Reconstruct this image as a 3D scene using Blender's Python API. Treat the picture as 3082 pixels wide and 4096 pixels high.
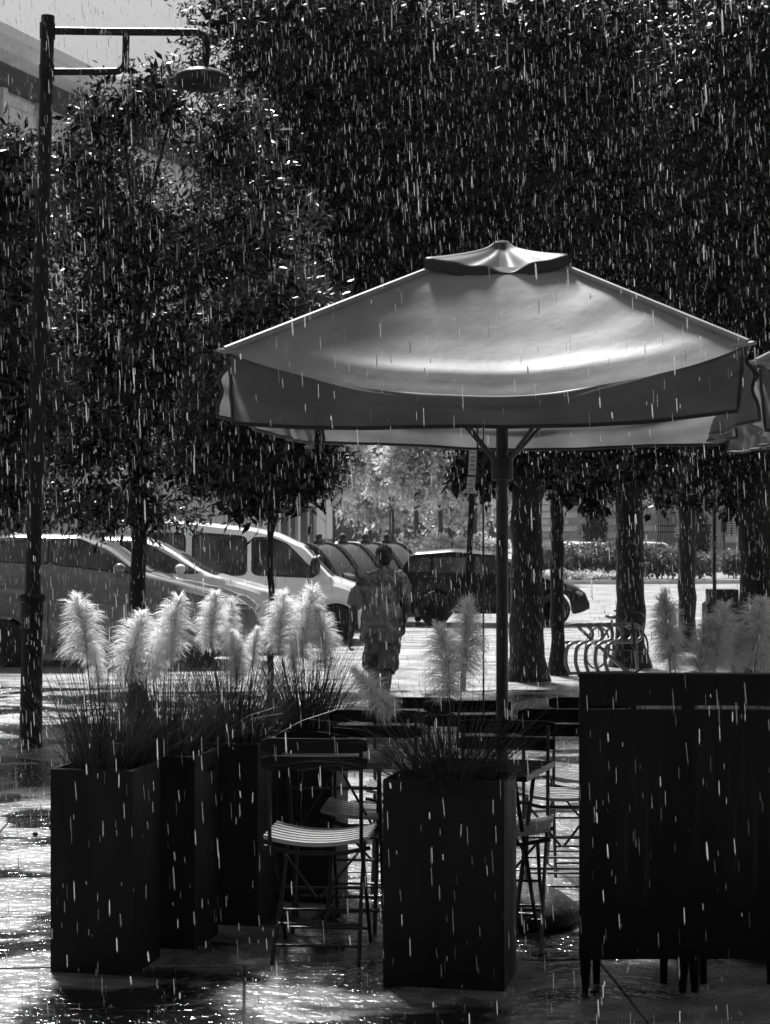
import bpy, math, random
import numpy as np
from mathutils import Vector, Matrix, Euler
R = math.radians
random.seed(7); rng = np.random.default_rng(7)
for o in list(bpy.data.objects): bpy.data.objects.remove(o)
S = bpy.context.scene
COL = S.collection

# ------------------------------------------------------------------ camera
F, CX, HY, HC = 7650.0, 1541.0, 2140.0, 1.75      # focal length, principal column, horizon row (photo pixels), eye height (m)
cam = bpy.data.cameras.new('camera'); camo = bpy.data.objects.new('camera', cam); COL.objects.link(camo)
cam.sensor_fit = 'HORIZONTAL'; cam.sensor_width = 36.0; cam.lens = 36.0 * F / 3082.0
cam.shift_y = (HY - 2048.0) / 3082.0
cam.clip_start = 0.1; cam.clip_end = 2000
camo.location = (0, 0, HC); camo.rotation_euler = (R(90), 0, 0)
S.camera = camo
cam.dof.use_dof = True; cam.dof.focus_distance = 9.5; cam.dof.aperture_fstop = 16.0
S.render.resolution_x = 770; S.render.resolution_y = 1024

# ------------------------------------------------------------------ sky, sun, exposure
SUN_EL, SUN_AZ = R(51), R(-14)
w = bpy.data.worlds.new('World'); S.world = w; w.use_nodes = True
nt = w.node_tree; nt.nodes.clear()
sky = nt.nodes.new('ShaderNodeTexSky'); sky.sky_type = 'NISHITA'; sky.sun_disc = False
sky.sun_elevation = SUN_EL; sky.sun_rotation = SUN_AZ; sky.dust_density = 5.0; sky.air_density = 6.0
bw = nt.nodes.new('ShaderNodeRGBToBW'); bg = nt.nodes.new('ShaderNodeBackground'); bg.inputs[1].default_value = 0.036
wo = nt.nodes.new('ShaderNodeOutputWorld')
nt.links.new(sky.outputs[0], bw.inputs[0]); nt.links.new(bw.outputs[0], bg.inputs[0]); nt.links.new(bg.outputs[0], wo.inputs[0])
sun = bpy.data.lights.new('sun', 'SUN'); sun.energy = 4.4; sun.angle = R(7)
suno = bpy.data.objects.new('sun', sun); COL.objects.link(suno)
sdir = Vector((math.sin(SUN_AZ) * math.cos(SUN_EL), math.cos(SUN_AZ) * math.cos(SUN_EL), math.sin(SUN_EL)))
suno.rotation_euler = sdir.to_track_quat('Z', 'Y').to_euler(); suno.location = sdir * 60
vs = S.view_settings; vs.view_transform = 'Standard'; vs.look = 'None'; vs.exposure = 1.12; vs.gamma = 1.0
S.render.engine = 'CYCLES'
S.cycles.max_bounces = 6; S.cycles.transparent_max_bounces = 8

def at(x, y, d): return Vector(((x - CX) / F * d, d, HC - (y - HY) / F * d))
def gx(x, d): return (x - CX) / F * d
def gd(y): return F * HC / (y - HY)          # distance of a ground point seen at photo row y

# ------------------------------------------------------------------ materials (the photograph is black and white: all greys)
MATS = {}
def mat(name, base, rough=0.6, var=0.0, vscale=8.0, bump=0.0, bscale=40.0, spec=0.5, metal=0.0, coat=0.0, stretch=(1, 1, 1), rvar=0.0):
    if name in MATS: return MATS[name]
    m = bpy.data.materials.new(name); m.use_nodes = True; MATS[name] = m
    n = m.node_tree; b = n.nodes['Principled BSDF']
    b.inputs['Base Color'].default_value = (base, base, base, 1)
    b.inputs['Roughness'].default_value = rough; b.inputs['Specular IOR Level'].default_value = spec
    b.inputs['Metallic'].default_value = metal; b.inputs['Coat Weight'].default_value = coat; b.inputs['Coat Roughness'].default_value = 0.05
    if var or bump or rvar:
        tc = n.nodes.new('ShaderNodeTexCoord'); mp = n.nodes.new('ShaderNodeMapping'); mp.inputs['Scale'].default_value = stretch
        n.links.new(tc.outputs['Object'], mp.inputs[0])
        if var or rvar:
            nz = n.nodes.new('ShaderNodeTexNoise'); nz.inputs['Scale'].default_value = vscale; nz.inputs['Detail'].default_value = 6
            n.links.new(mp.outputs[0], nz.inputs['Vector'])
            if var:
                mr = n.nodes.new('ShaderNodeMapRange'); mr.inputs[1].default_value = 0.3; mr.inputs[2].default_value = 0.7
                mr.inputs[3].default_value = base * (1 - var); mr.inputs[4].default_value = base * (1 + var)
                n.links.new(nz.outputs[0], mr.inputs[0]); n.links.new(mr.outputs[0], b.inputs['Base Color'])
            if rvar:
                m2 = n.nodes.new('ShaderNodeMapRange'); m2.inputs[1].default_value = 0.3; m2.inputs[2].default_value = 0.7
                m2.inputs[3].default_value = max(0.02, rough - rvar); m2.inputs[4].default_value = rough + rvar
                n.links.new(nz.outputs[0], m2.inputs[0]); n.links.new(m2.outputs[0], b.inputs['Roughness'])
        if bump:
            nb = n.nodes.new('ShaderNodeTexNoise'); nb.inputs['Scale'].default_value = bscale; nb.inputs['Detail'].default_value = 5
            n.links.new(mp.outputs[0], nb.inputs['Vector'])
            bp = n.nodes.new('ShaderNodeBump'); bp.inputs['Strength'].default_value = bump; bp.inputs['Distance'].default_value = 0.02
            n.links.new(nb.outputs[0], bp.inputs['Height']); n.links.new(bp.outputs[0], b.inputs['Normal'])
    return m

def thin_mat(name, base, trans, rough=0.5, gloss=0.0, var=0.0, vscale=6.0, bump=0.0, bscale=30):
    """thin sheets that let light through: cloth, leaves, plumes"""
    m = bpy.data.materials.new(name); m.use_nodes = True; MATS[name] = m
    n = m.node_tree; n.nodes.clear()
    out = n.nodes.new('ShaderNodeOutputMaterial')
    d = n.nodes.new('ShaderNodeBsdfPrincipled'); d.inputs['Base Color'].default_value = (base,) * 3 + (1,)
    d.inputs['Roughness'].default_value = rough; d.inputs['Specular IOR Level'].default_value = gloss
    t = n.nodes.new('ShaderNodeBsdfTranslucent'); t.inputs[0].default_value = (base,) * 3 + (1,)
    mx = n.nodes.new('ShaderNodeMixShader'); mx.inputs[0].default_value = trans
    n.links.new(d.outputs[0], mx.inputs[1]); n.links.new(t.outputs[0], mx.inputs[2]); n.links.new(mx.outputs[0], out.inputs[0])
    tc = n.nodes.new('ShaderNodeTexCoord')
    if var:
        nz = n.nodes.new('ShaderNodeTexNoise'); nz.inputs['Scale'].default_value = vscale; nz.inputs['Detail'].default_value = 5
        n.links.new(tc.outputs['Object'], nz.inputs['Vector'])
        mr = n.nodes.new('ShaderNodeMapRange'); mr.inputs[1].default_value = .3; mr.inputs[2].default_value = .7
        mr.inputs[3].default_value = base * (1 - var); mr.inputs[4].default_value = base * (1 + var)
        n.links.new(nz.outputs[0], mr.inputs[0]); n.links.new(mr.outputs[0], d.inputs['Base Color']); n.links.new(mr.outputs[0], t.inputs[0])
    if bump:
        nb = n.nodes.new('ShaderNodeTexNoise'); nb.inputs['Scale'].default_value = bscale; nb.inputs['Detail'].default_value = 6
        n.links.new(tc.outputs['Object'], nb.inputs['Vector'])
        bp = n.nodes.new('ShaderNodeBump'); bp.inputs['Strength'].default_value = bump; bp.inputs['Distance'].default_value = 0.01
        n.links.new(nb.outputs[0], bp.inputs['Height']); n.links.new(bp.outputs[0], d.inputs['Normal'])
    return m

def wet_mat(name, lo, hi, rlo, rhi, b1, s1, b2, s2, stretch=(1, 1, 1), spec=0.5, puddle=None, bdist=.02):
    """wet paving or asphalt: world-space blotches, puddle film of varying gloss, ripples"""
    m = bpy.data.materials.new(name); m.use_nodes = True; MATS[name] = m
    n = m.node_tree; b = n.nodes['Principled BSDF']; b.inputs['Specular IOR Level'].default_value = spec
    g = n.nodes.new('ShaderNodeNewGeometry'); mp = n.nodes.new('ShaderNodeMapping'); mp.inputs['Scale'].default_value = stretch
    n.links.new(g.outputs['Position'], mp.inputs[0])
    def noise(s, det=6, dist=0.0):
        q = n.nodes.new('ShaderNodeTexNoise'); q.inputs['Scale'].default_value = s; q.inputs['Detail'].default_value = det
        q.inputs['Distortion'].default_value = dist; n.links.new(mp.outputs[0], q.inputs['Vector']); return q
    def rmap(src, a, c, lo_, hi_):
        q = n.nodes.new('ShaderNodeMapRange'); q.inputs[1].default_value = a; q.inputs[2].default_value = c
        q.inputs[3].default_value = lo_; q.inputs[4].default_value = hi_; n.links.new(src.outputs[0], q.inputs[0]); return q
    ca = rmap(noise(5.0, 8), .3, .7, lo, hi); ra = rmap(noise(2.3, 6), .35, .65, rlo, rhi)
    if puddle:
        mk = rmap(noise(puddle[0], 5, .4), puddle[1], puddle[1] + .07, 1.0, 0.0)
        mc = n.nodes.new('ShaderNodeMath'); mc.operation = 'MULTIPLY_ADD'; mc.inputs[2].default_value = .012
        n.links.new(ca.outputs[0], mc.inputs[0]); n.links.new(mk.outputs[0], mc.inputs[1])
        mr_ = n.nodes.new('ShaderNodeMath'); mr_.operation = 'MULTIPLY_ADD'; mr_.inputs[2].default_value = .05
        n.links.new(ra.outputs[0], mr_.inputs[0]); n.links.new(mk.outputs[0], mr_.inputs[1])
        n.links.new(mc.outputs[0], b.inputs['Base Color']); n.links.new(mr_.outputs[0], b.inputs['Roughness'])
    else:
        n.links.new(ca.outputs[0], b.inputs['Base Color']); n.links.new(ra.outputs[0], b.inputs['Roughness'])
    bp1 = n.nodes.new('ShaderNodeBump'); bp1.inputs['Strength'].default_value = b1; bp1.inputs['Distance'].default_value = bdist
    n.links.new(noise(s1, 3, 0.6).outputs[0], bp1.inputs['Height'])
    bp2 = n.nodes.new('ShaderNodeBump'); bp2.inputs['Strength'].default_value = b2; bp2.inputs['Distance'].default_value = 0.006
    n.links.new(noise(s2, 3).outputs[0], bp2.inputs['Height']); n.links.new(bp1.outputs[0], bp2.inputs['Normal'])
    n.links.new(bp2.outputs[0], b.inputs['Normal'])
    return m

M_slab = wet_mat('wet_stone', .06, .17, .18, .36, 1.0, 16, .25, 60, spec=.7, puddle=(1.4, .48), bdist=.018)
M_pave = wet_mat('wet_paving', .2, .40, .15, .4, .7, 9, .4, 50)
M_road = wet_mat('wet_asphalt', .18, .32, .22, .48, .6, 5, .4, 30, stretch=(.5, 1, 1))
M_joint = mat('joint_dirt', .02, .7)
M_line = mat('road_paint', .75, .3, var=.2, vscale=3)
M_kerb = mat('kerb_stone', .6, .3, var=.2, vscale=4)
M_soil = mat('soil', .015, .8, bump=.6)
M_planter = mat('planter_metal', .009, .46, var=.7, vscale=7, bump=.05, bscale=7, rvar=.14, spec=.16, stretch=(1, 1, .25))
M_black = mat('black_metal', .008, .32, rvar=.1, vscale=20)
M_board = mat('black_board', .003, .42, var=.6, vscale=26, spec=.14, rvar=.22, stretch=(1, 1, .07))
M_slat = mat('sheen_slat', .45, .16, rvar=.08, vscale=30, bump=.12, bscale=60, spec=.8)  # wet sheen on the seats is put into this pale base colour
M_back = mat('back_slat', .003, .3, spec=.12)
M_post = mat('lamp_post_iron', .007, .42, var=.5, vscale=10, bump=.15, bscale=25, rvar=.12, spec=.22)
M_lampglass = mat('lamp_lens', .05, .15)
M_lamptop = mat('lamp_top', .04, .22)
M_bark = mat('bark', .010, .65, var=.7, vscale=9, bump=.9, bscale=16, stretch=(1, 1, .22), spec=.3)
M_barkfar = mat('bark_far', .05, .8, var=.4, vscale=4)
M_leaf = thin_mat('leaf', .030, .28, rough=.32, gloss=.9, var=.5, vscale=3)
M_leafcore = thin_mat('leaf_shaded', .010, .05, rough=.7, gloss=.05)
M_leafbig = thin_mat('leaf_dense', .010, .16, rough=.36, gloss=.45, var=.85, vscale=1.1)
M_leafhaze = thin_mat('leaf_haze', .55, .42, rough=.5, gloss=.4, var=.6, vscale=2)  # distant rain haze is put into this pale leaf colour
M_hedge = thin_mat('hedge_leaf', .16, .3, rough=.5, gloss=.3, var=.6, vscale=2)  # base raised to carry some of the distant haze in the colour
M_ivy = thin_mat('ivy_leaf', .05, .2, rough=.5, gloss=.3, var=.5, vscale=2)
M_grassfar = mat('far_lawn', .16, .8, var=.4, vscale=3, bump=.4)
M_plume = thin_mat('plume', .85, .5, rough=.8, gloss=.1)
M_stem = mat('plant_stem', .05, .6)
M_blade = thin_mat('grass_blade', .026, .25, rough=.4, gloss=.4, var=.6, vscale=12)
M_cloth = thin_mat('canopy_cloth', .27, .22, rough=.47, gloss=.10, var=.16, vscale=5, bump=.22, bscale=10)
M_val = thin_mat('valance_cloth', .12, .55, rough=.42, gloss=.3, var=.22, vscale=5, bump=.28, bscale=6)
M_pipe = mat('piping', .006, .5)
M_cap = thin_mat('vent_cap_cloth', .06, .25, rough=.5, gloss=.12, var=.15, vscale=8)
M_rain = thin_mat('rain_water', .85, .5, rough=.2, gloss=.6)
M_white = mat('van_paint', .92, .22, coat=.6, rvar=.06, vscale=3)
M_silver = mat('silver_paint', .8, .25, coat=.7)
M_dark = mat('dark_paint', .17, .22, coat=1.0, rvar=.08, vscale=3)
M_darker = mat('black_paint', .005, .3, coat=.15, spec=.2)
M_glass = mat('car_glass', .07, .06, var=.9, vscale=2.2, spec=.6, rvar=.03)  # mottled reflections are put into the glass colour as noise
M_rubber = mat('rubber', .012, .7)
M_rim = mat('rim', .18, .3, metal=.7)
M_seal = mat('window_seal', .01, .5)
M_lens = mat('lamp_glass', .22, .1, var=.5, vscale=14)
M_bin = mat('container_lid', .014, .26, coat=.2, var=.2, spec=.3, vscale=4)
M_binb = mat('container_body', .06, .5)
M_galv = mat('galvanised_tube', .20, .3, metal=.4, var=.3, vscale=12)
M_stone = mat('stone_block', .62, .6, var=.25, vscale=1.4, bump=.3, bscale=8)  # stone lightened, rain haze over the distance is in its colour
M_stone2 = mat('stone_block_dark', .40, .6, var=.25, vscale=1.4, bump=.3, bscale=8)
M_wall = mat('plaster', .75, .7, var=.15, vscale=1.2)
M_wall2 = mat('frieze', .055, .6, var=.5, vscale=1.5)
M_frame = mat('window_frame', .78, .5)
M_pane = mat('window_pane', .10, .1, spec=.7)
M_blind = mat('roller_blind', .75, .6)
M_iron = mat('gate_iron', .03, .5)
M_paper = mat('notice_board', .55, .4, var=.15, vscale=20)
M_ink = mat('notice_print', .12, .5)
M_skin = mat('skin', .10, .4, var=.1, vscale=12)
M_hair = mat('wet_hair', .012, .3, bump=.5, bscale=60)
M_shirt = mat('wet_shirt', .27, .6, var=.5, vscale=14, bump=1.0, bscale=9, stretch=(1, 1, .45))
M_short = mat('shorts_cloth', .13, .7, var=.6, vscale=16, bump=.3, bscale=60)
M_shoe = mat('shoe', .04, .5)
M_concrete = mat('concrete_base', .012, .6, spec=.2, var=.5, vscale=9, bump=.6, bscale=22)

# ------------------------------------------------------------------ mesh helpers
class MB:
    def __init__(s): s.v = []; s.f = []
    def add(s, vs_, fs):
        k = len(s.v); s.v.extend([tuple(p) for p in vs_]); s.f.extend([tuple(i + k for i in q) for q in fs]); return s
    def box(s, c, size, rot=None):
        hx, hy, hz = size[0] / 2, size[1] / 2, size[2] / 2
        ps = [Vector((x, y, z)) for x in (-hx, hx) for y in (-hy, hy) for z in (-hz, hz)]
        if rot is not None: ps = [rot @ p for p in ps]
        c = Vector(c)
        return s.add([p + c for p in ps], [(0, 1, 3, 2), (4, 6, 7, 5), (0, 4, 5, 1), (2, 3, 7, 6), (0, 2, 6, 4), (1, 5, 7, 3)])
    def tube(s, pts, rad, n=8, cap=True, flat=1.0):
        pts = [Vector(p) for p in pts]
        if not isinstance(rad, (list, tuple)): rad = [rad] * len(pts)
        vs_ = []; up0 = None
        for i, p in enumerate(pts):
            t = (pts[min(i + 1, len(pts) - 1)] - pts[max(i - 1, 0)]).normalized()
            if up0 is None: up0 = Vector((0, 0, 1)) if abs(t.z) < .9 else Vector((1, 0, 0))
            a = t.cross(up0)
            if a.length < 1e-4: a = t.cross(Vector((0, 1, 0)))
            a.normalize(); b = a.cross(t).normalized(); up0 = b
            for k in range(n):
                q = 2 * math.pi * k / n
                vs_.append(p + a * (math.cos(q) * rad[i]) + b * (math.sin(q) * rad[i] * flat))
        fs = []
        for i in range(len(pts) - 1):
            for k in range(n):
                fs.append((i * n + k, i * n + (k + 1) % n, (i + 1) * n + (k + 1) % n, (i + 1) * n + k))
        if cap: fs.append(tuple(range(n - 1, -1, -1))); fs.append(tuple((len(pts) - 1) * n + k for k in range(n)))
        return s.add(vs_, fs)
    def lathe(s, prof, n=24, c=(0, 0, 0), axis='Z'):
        vs_ = []
        for r, z in prof:
            for k in range(n):
                q = 2 * math.pi * k / n; x, y = r * math.cos(q), r * math.sin(q)
                vs_.append((c[0] + x, c[1] + y, c[2] + z) if axis == 'Z' else (c[0] + x, c[1] + z, c[2] + y))
        fs = []
        for i in range(len(prof) - 1):
            for k in range(n): fs.append((i * n + k, i * n + (k + 1) % n, (i + 1) * n + (k + 1) % n, (i + 1) * n + k))
        if prof[0][0] > 1e-6: fs.append(tuple(range(n - 1, -1, -1)))
        if prof[-1][0] > 1e-6: fs.append(tuple((len(prof) - 1) * n + k for k in range(n)))
        return s.add(vs_, fs)
    def ellip(s, c, r, nu=16, nv=10):
        vs_ = []; fs = []
        for j in range(nv + 1):
            th = math.pi * j / nv
            for i in range(nu):
                ph = 2 * math.pi * i / nu
                vs_.append((c[0] + r[0] * math.sin(th) * math.cos(ph), c[1] + r[1] * math.sin(th) * math.sin(ph), c[2] + r[2] * math.cos(th)))
        for j in range(nv):
            for i in range(nu): fs.append((j * nu + i, (j + 1) * nu + i, (j + 1) * nu + (i + 1) % nu, j * nu + (i + 1) % nu))
        return s.add(vs_, fs)
    def rings(s, rs, n=20):
        """rs: list of (cx, cy, z, rx, ry) ellipses"""
        vs_ = []; fs = []
        for cx, cy, z, rx, ry in rs:
            for k in range(n):
                q = 2 * math.pi * k / n; vs_.append((cx + rx * math.cos(q), cy + ry * math.sin(q), z))
        for i in range(len(rs) - 1):
            for k in range(n): fs.append((i * n + k, i * n + (k + 1) % n, (i + 1) * n + (k + 1) % n, (i + 1) * n + k))
        fs.append(tuple(range(n - 1, -1, -1))); fs.append(tuple((len(rs) - 1) * n + k for k in range(n)))
        return s.add(vs_, fs)
    def prism(s, poly, y0, y1):
        """poly in (x, z), extruded along y"""
        n = len(poly)
        return s.add([(x, y0, z) for x, z in poly] + [(x, y1, z) for x, z in poly],
                     [tuple(range(n)), tuple(range(2 * n - 1, n - 1, -1))] + [(i, i + n, (i + 1) % n + n, (i + 1) % n) for i in range(n)])
    def mesh(s, name, m, smooth=False, ang=40):
        me = bpy.data.meshes.new(name); me.from_pydata(s.v, [], s.f); me.update()
        if m: me.materials.append(m)
        if smooth:
            me.polygons.foreach_set('use_smooth', [True] * len(me.polygons))
            try: me.set_sharp_from_angle(angle=R(ang))
            except Exception: pass
        return me
    def build(s, name, m, parent=None, smooth=False, ang=40, loc=None):
        return link(name, s.mesh(name, m, smooth, ang), parent, loc)

def link(name, me, parent=None, loc=None, rot=None, scale=None):
    o = bpy.data.objects.new(name, me); COL.objects.link(o)
    if parent: o.parent = parent
    if loc is not None: o.location = loc
    if rot is not None: o.rotation_euler = rot
    if scale is not None: o.scale = scale
    return o
def tag(o, label=None, cat=None, group=None, kind=None):
    if label: o['label'] = label
    if cat: o['category'] = cat
    if group: o['group'] = group
    if kind: o['kind'] = kind
    return o
def thing(name, label, cat, loc=(0, 0, 0), rz=0.0, group=None):
    o = bpy.data.objects.new(name, None); COL.objects.link(o); o.empty_display_size = .1
    o.location = loc; o.rotation_euler = (0, 0, rz)
    return tag(o, label, cat, group)
def kids(o): return [c for c in COL.objects if c.parent == o]
CH = {}
def dup(root, loc, rz, label, group=None):
    r = root.copy(); COL.objects.link(r); r.location = loc; r.rotation_euler = (0, 0, rz); r['label'] = label
    if group: r['group'] = group
    for ch in list(root.children):
        c = ch.copy(); COL.objects.link(c); c.parent = r
        for g in list(ch.children):
            d = g.copy(); COL.objects.link(d); d.parent = c
    return r
def fast_mesh(name, V, Q, m):
    """V (n,3) array, Q (m,4) quads"""
    me = bpy.data.meshes.new(name)
    me.vertices.add(len(V)); me.vertices.foreach_set('co', V.astype(np.float32).ravel())
    nq, k = Q.shape
    me.loops.add(nq * k); me.loops.foreach_set('vertex_index', Q.astype(np.int32).ravel())
    me.polygons.add(nq); me.polygons.foreach_set('loop_start', np.arange(0, nq * k, k, dtype=np.int32))
    me.update(calc_edges=True); me.materials.append(m)
    return me
def chaikin(p, it=2):
    for _ in range(it):
        q = []
        for i in range(len(p)):
            a, b = p[i], p[(i + 1) % len(p)]
            q += [(a[0] * .75 + b[0] * .25, a[1] * .75 + b[1] * .25), (a[0] * .25 + b[0] * .75, a[1] * .25 + b[1] * .75)]
        p = q
    return p
def smooth_path(p, n=6):
    p = [Vector(q) for q in p]; out = []
    for i in range(len(p) - 1):
        p0, p1, p2, p3 = p[max(i - 1, 0)], p[i], p[i + 1], p[min(i + 2, len(p) - 1)]
        for k in range(n):
            t = k / n
            out.append(.5 * ((2 * p1) + (p2 - p0) * t + (2 * p0 - 5 * p1 + 4 * p2 - p3) * t * t + (3 * p1 - p0 - 3 * p2 + p3) * t ** 3))
    return out + [p[-1]]

# ================================================================== THE SETTING
g = MB().add([(-300, -60, -.08), (300, -60, -.08), (300, 500, -.08), (-300, 500, -.08)], [(0, 1, 2, 3)]).build('ground', M_joint); tag(g, 'ground sheet under the square', None, None, 'structure')
rd = MB().add([(-120, 20, -.018), (120, 20, -.018), (120, 260, -.018), (-120, 260, -.018)], [(0, 1, 2, 3)]).build('road', M_road); tag(rd, 'wet asphalt road across the picture', None, None, 'structure')
sw = MB().add([(-30, -8, -.010), (30, -8, -.010), (30, 36, -.010), (8, 31.5, -.010), (.9, 27.5, -.010), (-.6, 23.4, -.010), (-30, 22.4, -.010)],
              [tuple(range(7))]).build('pavement', M_pave); tag(sw, 'wet stone pavement of the square', None, None, 'structure')
# unseen building added behind the camera to keep light off everything that faces it
cb = thing('light_block_building', 'unseen dark building added behind the camera to block light', 'building', (0, -5.0, 0))
MB().box((0, -3, 7), (46, 6, 14)).build('wall', mat('light_block_wall', .015, .8, var=.3, vscale=1), cb)
MB().box((0, 1.1, 3.3), (24, 2.2, .12)).build('canopy', mat('light_block_awning', .03, .8), cb)
for i in range(9):
    q = MB().box((-12 + i * 3.0, .03, 1.5), (2.0, .10, 2.6)).build('window', M_seal, cb)
    MB().box((-12 + i * 3.0, .09, 1.5), (1.8, .02, 2.4)).build('pane', M_glass, q)
# paving slabs near the camera, each one a piece of the pavement
yaw = R(4.0); SD, SW_ = 1.05, 1.45
k = 0
for r in range(17):
    for c in range(-6, 7):
        lx = (c + (.5 if r % 2 else 0)) * SW_; ly = 5.2 + r * SD
        x = lx * math.cos(yaw) - (ly - 10) * math.sin(yaw); y = 10 + lx * math.sin(yaw) + (ly - 10) * math.cos(yaw)
        if abs(x) > .235 * y + 3.0 or y > 21.8: continue
        mb = MB(); hx, hy = SW_ / 2 - .003, SD / 2 - .010; b_ = .004
        v = [(-hx, -hy, 0), (hx, -hy, 0), (hx, hy, 0), (-hx, hy, 0)]
        t = [(-hx + b_, -hy + b_, .02), (hx - b_, -hy + b_, .02), (hx - b_, hy - b_, .02), (-hx + b_, hy - b_, .02)]
        s_ = [(p[0], p[1], .014) for p in v]
        if k == 0:
            mb.add(v + s_ + t, [(0, 1, 5, 4), (1, 2, 6, 5), (2, 3, 7, 6), (3, 0, 4, 7), (4, 5, 9, 8), (5, 6, 10, 9), (6, 7, 11, 10), (7, 4, 8, 11), (8, 9, 10, 11)])
            slab_me = mb.mesh('paving_slab', M_slab)
        o = link('paving_slab', slab_me, sw, (x, y, -.020 + random.uniform(-.002, .0015)), (random.uniform(-.0012, .0012), random.uniform(-.0010, .0010), yaw)); k += 1
MB().add([(-3.3, 5.0, -.0075), (3.3, 5.0, -.0075), (6.7, 20.9, -.0075), (-6.7, 20.9, -.0075)], [(0, 1, 2, 3)]).build('joint_bed', mat('joint_grit', .006, .8, spec=.1), sw)
# traffic island with kerb and lawn, road markings
isl = MB(); ring = []
for i in range(41):
    a = i / 40; X = -8 + 60 * a; ring.append((X, 66.5 + 2.2 * math.sin(a * 3.2) + 1.5 * a * a * 6))
n_ = len(ring)
isl.add([(x, y, .10) for x, y in ring] + [(x, y + 14, .10) for x, y in ring], [(i, i + 1, n_ + i + 1, n_ + i) for i in range(n_ - 1)])
io = isl.build('traffic_island', M_grassfar); tag(io, 'raised grass traffic island beyond the road', None, None, 'structure')
kb = MB()
kb.add([(x, y - .18, -.02) for x, y in ring] + [(x, y - .18, .13) for x, y in ring] + [(x, y, .13) for x, y in ring] + [(x, y, .09) for x, y in ring],
       [(j * n_ + i, j * n_ + i + 1, (j + 1) * n_ + i + 1, (j + 1) * n_ + i) for j in range(3) for i in range(n_ - 1)])
tag(kb.build('kerb', M_kerb), 'pale stone kerb edging the grass island', None, None, 'structure')
for i, (x0, d0, x1, d1, wd) in enumerate([(2300, 47, 3100, 52, .16), (2380, 39, 3100, 41.5, .16), (1650, 33.0, 2300, 35, .14), (2380, 33.5, 2700, 34.2, .14), (1800, 30, 2060, 30.4, .12)]):
    a = Vector((gx(x0, d0), d0, -.013)); b = Vector((gx(x1, d1), d1, -.013)); t = (b - a).normalized(); p = Vector((-t.y, t.x, 0)) * wd / 2
    tag(MB().add([a - p, b - p, b + p, a + p], [(0, 1, 2, 3)]).build('road_marking', M_line), 'white painted line on the wet road', None, None, 'structure')

# ------------------------------------------------------------------ trees
def leaf_cloud(blobs, n, size, clump=.16, per=22, droop=.5, seed=1, wid=.30):
    """leaflets in drooping sprays inside a union of ellipsoids; blobs: (centre, (rx,ry,rz), weight)"""
    r_ = np.random.default_rng(seed)
    wts = np.array([b[2] for b in blobs], float); wts /= wts.sum()
    nc = max(1, n // per)
    pick = r_.choice(len(blobs), nc, p=wts)
    C = np.array([b[0] for b in blobs])[pick]; RR = np.array([b[1] for b in blobs])[pick]
    u = r_.normal(size=(nc, 3)); u /= np.linalg.norm(u, axis=1)[:, None]
    rad = r_.random(nc) ** (1 / 2.1)
    rad *= 1 + .13 * np.sin(u[:, 0] * 7 + C[:, 2]) * np.sin(u[:, 2] * 6 + C[:, 0])
    cen = C + u * RR * rad[:, None]
    tw = u * .6 + r_.normal(size=(nc, 3)) * .7; tw[:, 2] -= .35 * droop; tw /= np.linalg.norm(tw, axis=1)[:, None]
    idx = np.repeat(np.arange(nc), per); N = len(idx)
    s_ = r_.random(N) * 2 - 1
    base = cen[idx] + tw[idx] * (s_[:, None] * clump) + r_.normal(size=(N, 3)) * clump * .28
    dirn = tw[idx] * .8 + r_.normal(size=(N, 3)) * .75; dirn[:, 2] -= droop * r_.random(N)
    dirn /= np.linalg.norm(dirn, axis=1)[:, None]
    side = np.cross(dirn, r_.normal(size=(N, 3))); side /= np.linalg.norm(side, axis=1)[:, None]
    nrm = np.cross(side, dirn)
    L = size * (.65 + .7 * r_.random(N))[:, None]
    V = np.stack([base, base + dirn * L * .42 + side * L * wid * .5, base + dirn * L - nrm * L * .10, base + dirn * L * .42 - side * L * wid * .5], 1).reshape(-1, 3)
    return V, np.arange(len(V)).reshape(-1, 4)

def pixblobs(lst, d, base, depth=.8):
    out = []
    for (x, y, rx, ry) in lst:
        c = at(x, y, d); rx_, rz_ = rx / F * d, ry / F * d
        ry_ = depth * .5 * (rx_ + rz_)
        out.append(((c.x - base[0], random.uniform(-.25, .25) * ry_, c.z - base[2]), (rx_, ry_, rz_), rx * ry))
    return out

def trunk(parent, px, d, base, w0, w1, top_y, lean=0, m=None, knob=.05, seed=0):
    """tapered, slightly crooked trunk; w0/w1 diameters in photo pixels"""
    rr = random.Random(seed); z1 = at(0, top_y, d).z; pts = []; rad = []; N = 26
    for i in range(N + 1):
        t = i / N
        flare = 1 + .55 * max(0, 1 - t * 9) ** 2
        pts.append((lean * t + rr.uniform(-1, 1) * .012, rr.uniform(-1, 1) * .012, t * z1 - .03 * (i == 0)))
        rad.append((w0 + (w1 - w0) * t) / 2 / F * d * flare * (1 + rr.uniform(-knob, knob)))
    return MB().tube(pts, rad, 14).build('trunk', m or M_bark, parent, True, 60), Vector(pts[-1]), rad[-1]

def limbs(parent, starts, m=None):
    for pts, r0 in starts:
        P_ = smooth_path(pts, 5); MB().tube(P_, [r0 * (1 - .8 * i / (len(P_) - 1)) for i in range(len(P_))], 7).build('branch', m or M_bark, parent, True, 60)

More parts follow.
